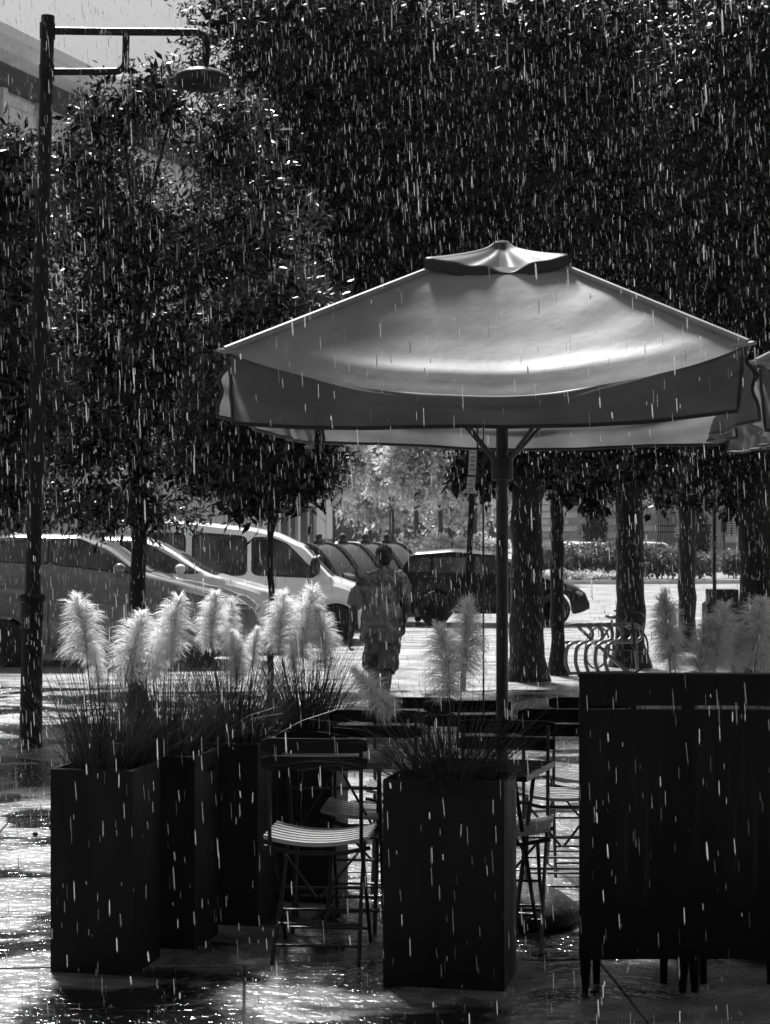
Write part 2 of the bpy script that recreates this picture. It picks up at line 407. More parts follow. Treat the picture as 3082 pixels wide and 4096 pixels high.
def tree(name, label, px, d, w0, w1, top_y, blobs, n, size, m, seed, group, depth=.8, lean=0, clump=.16, nbr=7, core=True, mb=None, wid=.3, droop=.5, per=22):
    base = (gx(px, d), d, 0)
    t = thing(name, label, 'tree', base, 0, group)
    tr, top, rt = trunk(t, px, d, base, w0, w1, top_y, lean, mb, seed=seed)
    bl = pixblobs(blobs, d, base, depth)
    rr = random.Random(seed)
    st = []
    for i in range(nbr):
        c, r_, _ = bl[i % len(bl)]
        s0 = Vector((lean * .8, 0, top.z * rr.uniform(.62, .98)))
        e = Vector((c[0] + rr.uniform(-.6, .6) * r_[0], c[1] + rr.uniform(-.5, .5) * r_[1], c[2] + rr.uniform(-.1, .7) * r_[2]))
        mid = s0.lerp(e, .45) + Vector((rr.uniform(-.2, .2), rr.uniform(-.2, .2), .12 * (e - s0).length))
        st.append(([s0, mid, e], rt * rr.uniform(.35, .7)))
    limbs(t, st, mb)
    V, Q = leaf_cloud(bl, n, size, clump, per, droop, seed, wid)
    cr = link('crown', fast_mesh('crown', V, Q, m), t)
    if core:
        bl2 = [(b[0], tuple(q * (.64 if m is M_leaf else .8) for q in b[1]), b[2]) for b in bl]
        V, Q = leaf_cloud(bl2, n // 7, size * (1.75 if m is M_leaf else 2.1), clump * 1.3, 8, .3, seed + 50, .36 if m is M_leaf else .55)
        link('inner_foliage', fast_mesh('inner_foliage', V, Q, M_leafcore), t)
    return t

G_SQ = 'street trees on the square'
tree('street_tree', 'leafy tree at the far left edge, its trunk outside the picture', -330, 17.0, 70, 50, 1500,
     [(-60, 820, 330, 260), (-120, 1200, 380, 330), (-40, 1600, 360, 300), (-90, 1960, 320, 190), (40, 600, 90, 90)], 33000, .078, M_leaf, 11, G_SQ, nbr=6)
tree('street_tree', 'young tree with slim dark trunk behind the white plumes, between lamp post and van', 555, 19.0, 68, 58, 1500,
     [(330, 720, 330, 260), (430, 480, 190, 170), (640, 400, 210, 170), (900, 560, 260, 240), (560, 1000, 560, 330), (450, 1420, 560, 330), (420, 1780, 520, 250), (330, 2030, 340, 90), (1000, 1000, 330, 330), (830, 1480, 330, 300), (600, 2060, 260, 70)],
     42000, .080, M_leaf, 12, G_SQ, nbr=11)
tree('street_tree', 'thin young tree with low hanging leaves left of the umbrella, trunk crossing the van', 1084, 17.6, 27, 24, 1780,
     [(1130, 1330, 330, 250), (1060, 1640, 330, 240), (1170, 1850, 210, 150), (900, 1860, 230, 150), (1220, 1930, 110, 90), (1010, 1990, 130, 70)], 30000, .075, M_leaf, 13, G_SQ, nbr=6)
tree('street_tree', 'big thick-trunked tree directly right of the umbrella pole', 2108, 23.1, 140, 118, 1500,
     [(1380, 200, 700, 330), (1180, 620, 330, 330), (1600, 620, 560, 380), (1500, 1050, 460, 320), (1900, 1000, 500, 400), (2000, 1550, 400, 260), (2080, 1790, 330, 170), (1900, 1900, 160, 80)], 110000, .078, M_leafbig, 14, G_SQ, nbr=9)
tree('street_tree', 'slender pole-like tree beside the bike rack, second trunk right of the umbrella pole', 2230, 24.0, 56, 46, 1500,
     [(2150, 250, 620, 420), (2200, 800, 520, 380), (2250, 1500, 420, 300), (2280, 1830, 280, 150), (2330, 1960, 130, 70)], 62000, .078, M_leafbig, 15, G_SQ, nbr=6)
tree('street_tree', 'tree with rough dark trunk behind the bike rack', 2522, 25.5, 122, 96, 1500,
     [(2560, 300, 560, 420), (2580, 900, 520, 420), (2500, 1500, 420, 300), (2530, 1830, 300, 150), (2420, 1960, 120, 60)], 66000, .078, M_leafbig, 16, G_SQ, nbr=6)
tree('street_tree', 'knotty tree trunk left of the dark sign pole', 2750, 29.0, 70, 62, 1500,
     [(2800, 400, 500, 500), (2800, 1100, 420, 420), (2730, 1600, 360, 280), (2720, 1870, 230, 130), (2660, 1990, 90, 60), (2790, 2010, 70, 60)], 50000, .085, M_leafbig, 17, G_SQ, nbr=6)
tree('street_tree', 'broad dark trunk cut off by the right edge of the picture', 3040, 22.0, 165, 150, 1500,
     [(3050, 350, 480, 450), (3040, 1000, 430, 430), (3000, 1500, 340, 300), (2990, 1830, 200, 150), (2960, 1960, 110, 60)], 58000, .078, M_leafbig, 18, G_SQ, nbr=6)
FT = [(1225, 62, 22), (1330, 58, 26), (1568, 64, 26), (1667, 60, 24), (1763, 66, 22), (1900, 63, 24), (2010, 70, 24)]
FL = ['first', 'second', 'third', 'fourth', 'fifth', 'sixth', 'seventh']
for i, (px, d, wd) in enumerate(FT):
    j = random.uniform(-20, 20)
    tree('avenue_tree', f'{FL[i]} pale haze-coloured tree from the left in the row beyond the parked cars', px, d, wd, wd * .8, 1960,
         [(px + j, 1930, 100, 95), (px - 50, 1840, 100, 120), (px + 55, 1820, 105, 130), (px, 1650, 130, 150)], 11000, .17, M_leafhaze, 30 + i, 'avenue trees beyond the cars', clump=.25, nbr=3, core=False, mb=M_barkfar, wid=.5, per=12)
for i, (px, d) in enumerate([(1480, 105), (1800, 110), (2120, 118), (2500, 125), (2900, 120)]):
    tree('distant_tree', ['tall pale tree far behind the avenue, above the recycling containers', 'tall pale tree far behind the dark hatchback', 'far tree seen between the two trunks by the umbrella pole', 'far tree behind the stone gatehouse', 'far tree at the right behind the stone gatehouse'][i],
         px, d, 16, 12, 2000, [(px, 1900, 190, 170), (px - 60, 1700, 180, 190), (px + 60, 2020, 180, 90)], 7000, .38, M_leafhaze, 50 + i, 'far trees', clump=.8, nbr=2, core=False, mb=M_barkfar, wid=.6, per=10)

# hedges on the island, ivy on the gatehouse
def bush(name, label, cat, px, d, blobs, n, size, m, seed, group=None, clump=.15):
    base = (gx(px, d), d, .1)
    t = thing(name, label, cat, base, 0, group)
    bl = pixblobs(blobs, d, base, 1.0)
    V, Q = leaf_cloud(bl, n, size, clump, 10, .1, seed, .55); link('foliage', fast_mesh('foliage', V, Q, m), t)
    mb = MB()
    for i in range(7):
        a = random.uniform(-1, 1); mb.tube([(a * .4, 0, -.1), (a * .9, random.uniform(-.2, .2), .5)], [.03, .012], 5)
    mb.build('stem', M_barkfar, t)
bush('hedge', 'wide dark hedge on the island between the slender tree and the rough trunk', 'hedge', 2360, 71, [(2300, 2238, 120, 66), (2420, 2236, 120, 68), (2200, 2250, 90, 60), (2490, 2260, 90, 55)], 11000, .14, M_hedge, 61, 'island shrubs')
bush('hedge', 'rounded hedge on the island right of the rough trunk', 'hedge', 2650, 72, [(2610, 2240, 80, 66), (2690, 2244, 90, 60), (2790, 2258, 80, 48)], 8000, .14, M_hedge, 62, 'island shrubs')
bush('hedge', 'clipped hedge block on the island right of the sign pole', 'hedge', 2960, 73, [(2925, 2250, 40, 45), (2985, 2250, 60, 45), (3060, 2250, 60, 45)], 5000, .14, M_hedge, 63, 'island shrubs')
bush('shrub', 'low pale shrub in front of the hedges near the kerb', 'shrub', 2330, 69.5, [(2270, 2300, 110, 16), (2400, 2300, 120, 14)], 2500, .10, M_leafhaze, 64, 'island shrubs', clump=.08)
bush('hedge', 'haze-coloured hedge behind the dark hatchback roof', 'hedge', 1800, 58, [(1720, 2190, 120, 40), (1900, 2190, 140, 40)], 6000, .14, M_leafhaze, 65, 'island shrubs')
bush('ivy', 'dark ivy filling the arched niche of the stone gatehouse', 'ivy', 2382, 93.6, [(2382, 2130, 44, 70), (2382, 2070, 36, 40)], 4000, .16, M_ivy, 66, 'ivy on the gatehouse', clump=.12)
bush('ivy', 'dark ivy column beside the iron gate', 'ivy', 2805, 93.6, [(2805, 2140, 28, 90), (2800, 2220, 30, 40)], 3500, .16, M_ivy, 67, 'ivy on the gatehouse', clump=.12)

# ------------------------------------------------------------------ stone gatehouse at the right, far
D_ = 95.0
gh = thing('stone_gatehouse', 'rusticated stone gatehouse far behind the island', 'building', (0, D_, 0))
x0, x1 = gx(2130, D_), gx(3160, D_)
holes = [(gx(2337, D_), gx(2428, D_), 4.0), (gx(2632, D_), gx(2832, D_), 5.2), (gx(2905, D_), gx(2985, D_), 3.6)]
MB().box(((x0 + x1) / 2, 2.2, 5), (x1 - x0, 3, 10)).build('wall', M_stone2, gh)
BH, BW = .34, .95
bm_ = {}
for w_ in (BW,):
    hx, hz, e = w_ / 2 - .008, BH / 2 - .008, .035
    vv = [(-hx, .1, -hz), (hx, .1, -hz), (hx, .1, hz), (-hx, .1, hz), (-hx + e, -.04, -hz + e), (hx - e, -.04, -hz + e), (hx - e, -.04, hz - e), (-hx + e, -.04, hz - e)]
    ff = [(4, 5, 6, 7), (0, 1, 5, 4), (1, 2, 6, 5), (2, 3, 7, 6), (3, 0, 4, 7)]
    bm_[0] = MB().add(vv, ff).mesh('stone_block', M_stone); bm_[1] = MB().add(vv, ff).mesh('stone_block', M_stone2)
nb = 0
for r in range(0, 14):
    z = .2 + r * BH + BH / 2
    x = x0 + (0 if r % 2 else BW / 2)
    while x < x1:
        if not any(a - .35 < x < b + .35 and z < h for a, b, h in holes):
            link('stone_block', bm_[1 if random.random() < .16 else 0], gh, (x, .64, z)); nb += 1
        x += BW
# iron gate, window with shutter
xa, xb = gx(2632, D_), gx(2700, D_)
gt = thing('iron_gate', 'black iron bar gate of the stone gatehouse', 'gate', ((xa + xb) / 2, D_ - .25, 0))
for i in range(9):
    MB().tube([((i / 8 - .5) * (xb - xa), 0, .1), ((i / 8 - .5) * (xb - xa), 0, 3.0 + .1 * (i % 2))], .022, 6).build('bar', M_iron, gt)
for z in (.35, 1.9, 2.2): MB().box((0, .03, z), (xb - xa, .03, .06)).build('rail', M_iron, gt)
for i, (px, py, ww, hh) in enumerate([(2716, 2118, .45, .18), (2714, 2140, .40, .22), (2790, 2122, .3, .2)]):
    p = at(px, py, D_ - .5); q = thing('gate_sign', ['upper small white sign by the iron gate', 'lower small white sign by the iron gate', 'small white sign on the ivy column'][i], 'sign', (p.x, p.y, 0), 0, 'small signs at the gatehouse')
    MB().box((0, 0, p.z), (ww, .03, hh)).build('board', M_paper, q); MB().box((0, -.02, p.z), (ww * .7, .01, hh * .3)).build('print', M_ink, q); MB().tube([(0, .03, 0), (0, .03, p.z + hh / 2)], .02, 6).build('post', M_iron, q)
wx0, wx1 = gx(2907, D_), gx(2985, D_)
wn = MB().box(((wx0 + wx1) / 2, .62, 2.45), (wx1 - wx0, .10, 1.75)).build('window', M_frame, gh)
MB().box(((wx0 + wx1) / 2, .55, 1.52), (wx1 - wx0, .12, .3)).build('sill_panel', M_wall, gh)
for i in range(12): MB().box(((wx0 + wx1) / 2, .555, 1.85 + i * .12), (wx1 - wx0 - .1, .03, .035)).build('slat', M_iron, wn)
for i in range(4): MB().box((wx0 + .1 + (wx1 - wx0 - .2) * i / 3, .53, 2.45), (.05, .02, 1.7)).build('bar', M_iron, wn)
tl = thing('traffic_light', 'black traffic light beside the shuttered gatehouse window', 'traffic light', (gx(2898, 80), 80, 0))
MB().tube([(0, 0, 0), (0, 0, 2.9)], .05, 8).build('post', M_iron, tl)
zc = at(0, 2095, 80).z
hd = MB().box((-.04, -.08, zc), (.22, .18, .72)).build('housing', M_iron, tl)
for i in range(3): MB().lathe([(.085, 0), (.10, -.14), (.09, -.14), (.075, 0)], 10, (-.04, -.17, zc + .23 - .23 * i), 'Y').build('visor', M_iron, hd)

# ------------------------------------------------------------------ pale building on the left
bx, by = -7.05, 35.0; bdir = Vector((.344, 1, 0)).normalized(); bang = math.atan2(bdir.y, bdir.x)
bl = thing('pale_building', 'pale office building with deep cornice behind the left trees', 'building', (bx, by, 0), bang)
# local x along the facade, local -y towards the street (right of travel)
L0, L1 = -12.0, 17.5; H = 10.02; Lc = (L0 + L1) / 2; LL = L1 - L0
MB().box((Lc, 4.2, H / 2), (LL, 8, H)).build('wall', M_wall, bl)
MB().box((Lc, 3.9, H + .165), (LL + .6, 8.2, .33)).build('frieze', M_wall2, bl)
rf = MB().box((Lc, 3.6, H + .33 + .09), (LL + 1.6, 8.6, .20)).build('roof', M_wall, bl)
MB().box((Lc, 3.6, H + .33 + .28), (LL + 1.9, 8.9, .18)).build('cornice', M_frame, bl)
pil = MB().box((0, .13, H / 2), (.16, .16, H - .02)).mesh('pilaster', M_frame)
fr = MB().box((0, .17, .93), (1.12, .06, 1.86)).mesh('window', M_frame)
pn = MB().box((0, .125, .82), (.98, .06, 1.56)).mesh('pane', M_pane)
bd = MB().box((0, .088, 1.18), (.98, .02, .86)).mesh('blind', M_blind)
ml = MB().box((0, .07, .82), (.06, .05, 1.58)).mesh('mullion', M_frame)
nbay = int(LL / 1.34)
for i in range(nbay):
    X = L0 + .9 + i * 1.34
    link('pilaster', pil, bl, (X - .67, 0, 0))
    for fl, z in enumerate((.9, 4.5, 8.09)):
        q = link('window', fr, bl, (X, 0, z))
        link('pane', pn, q); link('mullion', ml, q)
        if random.random() < .7 or fl == 2: link('blind', bd, q)

# ------------------------------------------------------------------ cars
def interp(x, pts):
    if x <= pts[0][0]: return pts[0][1]
    for (a, za), (b, zb) in zip(pts, pts[1:]):
        if x <= b:
            t = (x - a) / (b - a); t = t * t * (3 - 2 * t) * .35 + t * .65
            return za + (zb - za) * t
    return pts[-1][1]
def car(name, label, loc, rz, sp, group=None, cat='car'):
    """nose towards +x; sp: L, W, top, belt, wheels, windows (x,z polygons), screen (x range on the top line), paint"""
    t = thing(name, label, cat, loc, rz, group)
    L, W = sp['L'], sp['W'] / 2; wr_, zc = sp.get('wr', .32), sp.get('wr', .32); Ra = wr_ + .05; m = sp['paint']; tum = sp.get('tumble', .28)
    N = sp.get('n', 96); xs = sorted(set([round(-L / 2 + L * i / N, 4) for i in range(N + 1)] + [round(c + Ra * math.cos(a / 8 * math.pi), 4) for c in sp['wheels'] for a in range(9)]))
    def hw(x):
        e = max(0, (abs(x) - (L / 2 - .55)) / .55); return W * (1 - sp.get('nose', .22) * e ** 2.2)
    def sec(x):
        e = max(0, (abs(x) - (L / 2 - .35)) / .35)
        zb = sp.get('sill', .24) + .10 * e * e
        for c in sp['wheels']:
            if abs(x - c) <= Ra: zb = max(zb, zc + math.sqrt(max(0, Ra * Ra - (x - c) ** 2)) - .01)
        zt = interp(x, sp['top']); zs = min(interp(x, sp['belt']), zt - .025); w_ = hw(x)
        zb = min(zb, zs - .05)
        gh_ = max(0, zt - zs)
        if gh_ > .12: wr2 = w_ * .93 - (gh_ - .06) * tum; zr = zt - .06
        else: wr2 = w_ * (.93 - .08 * gh_ / .12); zr = zs + gh_ * .6
        return [(0, zb), (w_ * .94, zb), (w_ * .985, zb + .22 * (zs - zb)), (w_, zb + .55 * (zs - zb)), (w_ * .992, zs - .13 * (zs - zb)), (w_ * .93, zs), (wr2, zr), (wr2 * .90, zr + (zt - zr) * .62), (wr2 * .6, zt - .006), (0, zt)]
    mb = MB(); rings_ = []
    for x in xs:
        h = sec(x); full = [(x, -y, z) for y, z in h] + [(x, y, z) for y, z in h[-2:0:-1]]
        rings_.append(full)
    n = len(rings_[0])
    mb.add([p for r in rings_ for p in r], [(i * n + k, (i + 1) * n + k, (i + 1) * n + (k + 1) % n, i * n + (k + 1) % n) for i in range(len(xs) - 1) for k in range(n)] + [tuple(range(n)), tuple(range(len(xs) * n - 1, (len(xs) - 1) * n - 1, -1))])
    body = mb.build('body', m, t, True, 38)
    def sidey(x, z, off):
        h = sec(x); (ya, za), (yb, zb) = h[5], h[6]
        q = 0 if abs(zb - za) < 1e-4 else (z - za) / (zb - za)
        if z < za:
            ya2, za2 = h[3]; q2 = (z - za2) / max(1e-4, (za - za2)); return ya2 + (ya - ya2) * max(-1, min(1, q2)) + off
        return ya + (yb - ya) * min(1.0, max(0, q)) + off
    def panel(nm, poly, mt, off, sgn, parent, rnd=2):
        pp = []
        for i in range(len(poly)):
            a, b = poly[i], poly[(i + 1) % len(poly)]
            for j in range(3): pp.append((a[0] + (b[0] - a[0]) * j / 3, a[1] + (b[1] - a[1]) * j / 3))
        pp = chaikin(pp, rnd)
        vs_ = [(x, sgn * sidey(x, z, off), z) for x, z in pp]
        cx = sum(p[0] for p in pp) / len(pp); cz = sum(p[1] for p in pp) / len(pp)
        vs_.append((cx, sgn * sidey(cx, cz, off), cz)); k = len(vs_) - 1
        # fan of triangles, with an inner ring so the panel follows the side
        return MB().add(vs_, [(i, (i + 1) % k, k) if sgn < 0 else ((i + 1) % k, i, k) for i in range(k)]).build(nm, mt, parent, True, 80)
    for poly in sp['windows']:
        cx = sum(p[0] for p in poly) / len(poly); cz = sum(p[1] for p in poly) / len(poly)
        big = [(cx + (x - cx) * sp.get('sealx', 1.05), cz + (z - cz) * sp.get('sealz', 1.10)) for x, z in poly]
        for sgn in (-1, 1):
            f_ = panel('window_seal', big, M_seal, .004, sgn, t)
            panel('window', poly, M_glass, .009, sgn, t)
    # windscreen and rear screen follow the top line
    for nm, (a, b) in (('windscreen', sp['screen']), ('rear_window', sp.get('rear', None) or (None, None))):
        if a is None: continue
        vs_ = []; K = 8
        for i in range(K + 1):
            x = a + (b - a) * i / K; h = sec(x); yy = h[8][0] * 1.30
            vs_ += [(x, -yy, h[7][1] + .008), (x, -yy * .6, h[8][1] + .012), (x, yy * .6, h[8][1] + .012), (x, yy, h[7][1] + .008)]
        MB().add(vs_, [(i * 4 + k, (i + 1) * 4 + k, (i + 1) * 4 + k + 1, i * 4 + k + 1) for i in range(K) for k in range(3)]).build(nm, M_glass, t, True, 80)
    # wheels
    if 'wheel' not in MATS:
        pr = [(.20, -.09), (.29, -.10), (.315, -.085), (.32, -.04), (.32, .04), (.315, .085), (.29, .10), (.20, .09), (.20, -.09)]
        ty = MB().lathe(pr, 28, (0, 0, 0), 'Y').mesh('tyre', M_rubber, True, 50)
        rb = MB().lathe([(.0, -.03), (.07, -.05), (.07, -.02), (.195, -.015), (.20, -.08), (.208, -.08), (.205, .06), (.0, .06)], 28, (0, 0, 0), 'Y')
        for q in range(5):
            a = 2 * math.pi * q / 5; rb.box((math.cos(a) * .12, -.045, math.sin(a) * .12), (.17, .035, .045), Matrix.Rotation(-a, 3, 'Y'))
        MATS['wheel'] = (ty, rb.mesh('rim', M_rim, True, 40))
    ty, rb = MATS['wheel']
    for c in sp['wheels']:
        for sgn in (-1, 1):
            sc = wr_ / .32
            q = link('wheel', ty, t, (c, sgn * (hw(c) - .10), zc), (0, 0, 0 if sgn < 0 else math.pi), (sc, 1, sc)); link('rim', rb, q)
    if sp.get('detail', True):
        for sgn in (-1, 1):
            mx, mz = sp['mirror']
            y_ = sgn * (sidey(mx, mz, 0) + .11)
            b2 = MB(); ms = sp.get('mscale', 1.0); b2.ellip((mx, y_, mz + .02 * ms), (.085, .115, .075 * ms), 14, 8); b2.box((mx + .01, y_ - sgn * .09, mz - .05), (.06, .10, .03))
            b2.build('mirror', sp.get('mirrormat', m), t, True, 60)
            for hx_, hz_ in sp.get('handles', []):
                y_ = sgn * sidey(hx_, hz_, 0); MB().ellip((hx_, y_, hz_), (.11, .03, .022), 12, 6).build('door_handle', sp.get('mirrormat', m), t, True, 60)
            for sx in sp.get('seams', []):
                zt_ = interp(sx, sp['belt']); pts = [(sx - .02 * math.sin(i / 6 * 3), sgn * sidey(sx, .32 + (zt_ - .36) * i / 8, .002), .32 + (zt_ - .36) * i / 8) for i in range(9)]
                MB().tube(pts, .006, 5).build('door_gap', M_seal, t)
            xl = L / 2 - .28; MB().ellip((xl, sgn * hw(xl) * .90, sp.get('hl', .72)), (.16, .06, .06), 12, 8).build('headlight', M_lens, t, True, 60)
            xl = -L / 2 + .08; MB().ellip((xl, sgn * hw(xl) * .93, sp.get('tl', .95)), (.09, .08, .17), 12, 8).build('tail_light', M_lens, t, True, 60)
    return t

# dark car at the far left (nose ends near photo column 1031), its near side 25.5 m away
def zz(y, d): return HC - (y - HY) / F * d
d1 = 25.5
c1x = gx(1035, d1) - 2.15
car('parked_car', 'dark car in front of the silver one, nose pointing right, at the left edge', (c1x, d1 + .9, -.018), R(0), dict(
    L=4.3, W=1.8, paint=M_dark, wheels=[-1.28, 1.30],
    top=[(-2.15, .75), (-2.05, 1.15), (-1.7, 1.72), (-1.2, 1.80), (-.3, 1.79), (.05, 1.66), (.62, 1.28), (.95, 1.18), (1.45, 1.06), (1.85, .93), (2.08, .78), (2.15, .55)],
    belt=[(-2.15, 1.2), (-1.0, 1.38), (.2, 1.26), (.8, 1.15), (2.15, .8)],
    windows=[[(-.62, 1.38), (-.62, 1.70), (-.25, 1.70), (.52, 1.29), (.35, 1.27)], [(-1.6, 1.44), (-1.6, 1.66), (-.68, 1.70), (-.68, 1.38)]],
    screen=(.02, .66), rear=(-1.98, -1.66), mirror=(.30, 1.30), handles=[(-.42, 1.08), (-1.3, 1.1)], seams=[-.64, .42], hl=.80, tl=1.1))
d2 = 28.6
car('parked_car', 'silver car half hidden behind the dark one, nose pointing right', (gx(1172, d2) - 2.1, d2 + .9, -.018), 0, dict(
    L=4.2, W=1.78, paint=M_silver, wheels=[-1.3, 1.28],
    top=[(-2.1, .75), (-2.0, 1.2), (-1.6, 1.66), (-1.0, 1.76), (-.3, 1.75), (.05, 1.66), (.90, 1.17), (1.2, 1.08), (1.7, .96), (2.0, .80), (2.1, .55)],
    belt=[(-2.1, 1.15), (.2, 1.2), (.9, 1.12), (2.1, .8)],
    windows=[[(-.5, 1.24), (-.5, 1.64), (-.15, 1.64), (.72, 1.20)], [(-1.45, 1.28), (-1.45, 1.6), (-.58, 1.64), (-.58, 1.24)]],
    screen=(.04, .92), rear=(-1.9, -1.6), mirror=(.42, 1.24), handles=[(-.35, 1.02)], seams=[-.54, .6], hl=.82, tl=1.05))
d3 = 31.0
def vx(px): return gx(px, d3) - vcx
vcx = gx(1500, d3) - 2.15
car('parked_van', 'white passenger van with square dark windows behind the two cars', (vcx, d3 + .9, -.018), 0, dict(
    L=4.3, W=1.82, paint=M_white, wheels=[-1.42, 1.52], wr=.31, tumble=.13, nose=.14,
    top=[(-2.15, 1.0), (-2.12, 1.75), (-2.0, 2.02), (vx(570), 2.05), (vx(703), 2.02), (vx(992), 1.90), (vx(1094), 1.82), (vx(1203), 1.63), (vx(1337), 1.08), (vx(1423), .97), (1.95, .85), (2.10, .70), (2.15, .55)],
    belt=[(-2.15, 1.12), (vx(1100), 1.10), (vx(1260), 1.04), (vx(1337), .98), (2.15, .75)],
    windows=[[(vx(1015), 1.14), (vx(1015), 1.70), (vx(1090), 1.70), (vx(1150), 1.60), (vx(1258), 1.16), (vx(1240), 1.10)], [(vx(775), 1.14), (vx(775), 1.78), (vx(978), 1.72), (vx(978), 1.14)], [(vx(610), 1.16), (vx(610), 1.78), (vx(735), 1.76), (vx(735), 1.16)]],
    screen=(vx(1215), vx(1332)), rear=None, mirror=(vx(1262), 1.22), mscale=2.2, mirrormat=M_seal, handles=[(vx(1030), .98)], seams=[vx(997), vx(1290)], hl=.80, tl=1.1, sealx=1.10, sealz=1.12), cat='van')
d4 = 37.0
car('parked_car', 'black hatchback behind the walking man, crossing behind the umbrella pole', (gx(1985, d4), d4 + .9, -.018), R(-4), dict(
    L=3.75, W=1.8, paint=M_darker, wheels=[-1.12, 1.18],
    top=[(-1.87, .75), (-1.84, 1.05), (-1.62, 1.40), (-1.5, 1.45), (-.8, 1.50), (0, 1.44), (.30, 1.30), (.85, 1.02), (1.25, .92), (1.60, .78), (1.80, .64), (1.87, .45)],
    belt=[(-1.87, .98), (.6, .95), (1.87, .62)],
    windows=[[(-.35, 1.02), (-.35, 1.32), (0, 1.34), (.62, 1.02)], [(-1.15, 1.04), (-1.15, 1.32), (-.43, 1.33), (-.43, 1.02)], [(-1.66, 1.06), (-1.55, 1.30), (-1.22, 1.33), (-1.22, 1.05)]],
    screen=(.22, .84), rear=(-1.80, -1.6), mirror=(.45, 1.06), handles=[(-.3, .85)], seams=[-.38, .55], hl=.62, tl=.92))
far_sp = dict(L=4.2, W=1.75, paint=M_silver, wheels=[-1.25, 1.25], n=28, detail=False,
    top=[(-2.1, .75), (-2.0, 1.0), (-1.5, 1.38), (-.8, 1.48), (.1, 1.45), (.9, 1.0), (1.7, .88), (2.1, .55)], belt=[(-2.1, .95), (2.1, .75)],
    windows=[[(-.45, .98), (-.45, 1.36), (0, 1.36), (.62, .98)], [(-1.4, .98), (-1.3, 1.3), (-.55, 1.36), (-.55, .98)]], screen=(.15, .85), rear=(-1.9, -1.5))
c0 = car('distant_car', 'white car roof far off right of the walking man', (gx(1700, 86), 86, -.018), R(180), far_sp, 'cars far across the road')
for px, d, rz, lb in [(1885, 74, 0, 'pale car glimpsed above the black hatchback roof'), (1425, 90, 8, 'tiny far car between the avenue trunks, left of the man'), (2235, 88, 180, 'pale car behind the hedge left of the rough trunk'),
                      (2400, 84, 0, 'car roof showing just above the wide hedge'), (2640, 86, 0, 'car roof showing above the rounded hedge')]:
    dup(c0, (gx(px, d), d, -.018), R(rz), lb, 'cars far across the road')

# ------------------------------------------------------------------ recycling containers behind the van
prof = [(0, 0), (.95, 0), (.98, .55), (.93, .85), (.80, 1.18), (.58, 1.45), (.36, 1.58), (.0, 1.60)]
def container(label, loc, rz):
    t = thing('recycling_container', label, 'container', loc, rz, 'recycling containers in a row')
    # local: row direction = +y, front = +x
    W_ = 1.12
    lid = prof[2:]; body_ = [(0, .12), (.90, .12), (.965, .54), (0, .54)]
    MB().prism(body_, -W_ / 2 + .02, W_ / 2 - .02).build('bin_body', M_binb, t)
    P_ = smooth_path([(x, 0, z) for x, z in lid], 5)
    poly = [(p.x, p.z) for p in P_] + [(0, .55)]
    l_ = MB().prism(poly, -W_ / 2 + .03, W_ / 2 - .03).build('lid', M_bin, t, True, 30)
    for y in (-W_ / 2 + .03, W_ / 2 - .03): MB().tube([(p.x + .004, y, p.z + .006) for p in P_], .032, 6).build('rib', M_binb, l_, True)
    MB().box((.90, 0, 1.02), (.12, .34, .05), Matrix.Rotation(R(25), 3, 'Y')).build('handle', M_lens, l_)
    MB().lathe([(.10, 0), (.10, .06), (.06, .09), (.06, .13), (.08, .15), (.05, .19), (0, .20)], 12, (.18, .3, 1.60)).build('knob', M_binb, l_)
    for y in (-.42, .42):
        for x in (.12, .82): MB().lathe([(.0, -.03), (.07, -.03), (.07, .03), (.0, .03)], 12, (x, y, .072), 'Y').build('wheel', M_rubber, t)
    return t
CL = ['leftmost of the domed recycling containers, just behind the van windscreen', 'second domed recycling container from the van', 'third domed recycling container, behind the man\'s left shoulder', 'rightmost domed recycling container, behind the man\'s head']
rowd = Vector((math.cos(R(69)), math.sin(R(69)), 0))
for i in range(4):
    b = Vector((gx(1215, 35.5), 35.5, -.018)) + rowd * (1.18 * i)
    container(CL[i], b, R(69 - 90))

# ------------------------------------------------------------------ lamp post
ld = 16.1
lb = Vector((gx(123, ld), ld, 0)); lp = thing('lamp_post', 'dark iron street lamp post with bracket arm and round hanging lamp', 'street lamp', lb)
sc = ld / F
def L_(x, y): p = at(x, y, ld) - lb; return Vector((p.x, 0, p.z))
ptop = L_(192, 62); psl = L_(131, 2395)
MB().tube([(0, 0, -.01), (psl.x, 0, psl.z)], [.098, .084], 20).build('sleeve', M_post, lp, True)
MB().lathe([(.084, -.20), (.098, -.17), (.096, -.03), (.110, -.02), (.112, .02), (.09, .04)], 20, (psl.x - .002, 0, psl.z)).build('collar', M_post, lp, True, 30)
MB().tube([psl, ptop], [.066, .056], 18).build('post', M_post, lp, True)
for y in (118, 285):
    p = L_(190 if y < 200 else 187, y); MB().tube([p - Vector((0, 0, .075)), p + Vector((0, 0, .055))], .065, 18).build('clamp', M_post, lp, True)
arm = [L_(200, 122), L_(500, 126), L_(760, 128), L_(800, 134), L_(822, 152), L_(828, 185), L_(820, 262)]
MB().tube(smooth_path(arm, 6), .033, 12).build('arm', M_post, lp, True)
MB().tube(smooth_path([L_(200, 286), L_(440, 285), L_(482, 277), L_(500, 255), L_(503, 220), L_(505, 128)], 6), .030, 12).build('brace', M_post, lp, True)
hc = L_(808, 300); r0 = 110 * sc
hd = MB().lathe([(.03, .10), (.035, .05), (.05, .035), (r0 * .45, .022), (r0 * .8, -.008), (r0 * .985, -.036), (r0, -.045)], 32, hc + Vector((0, 0, .03))).build('lamp_shade', M_lamptop, lp, True, 60)
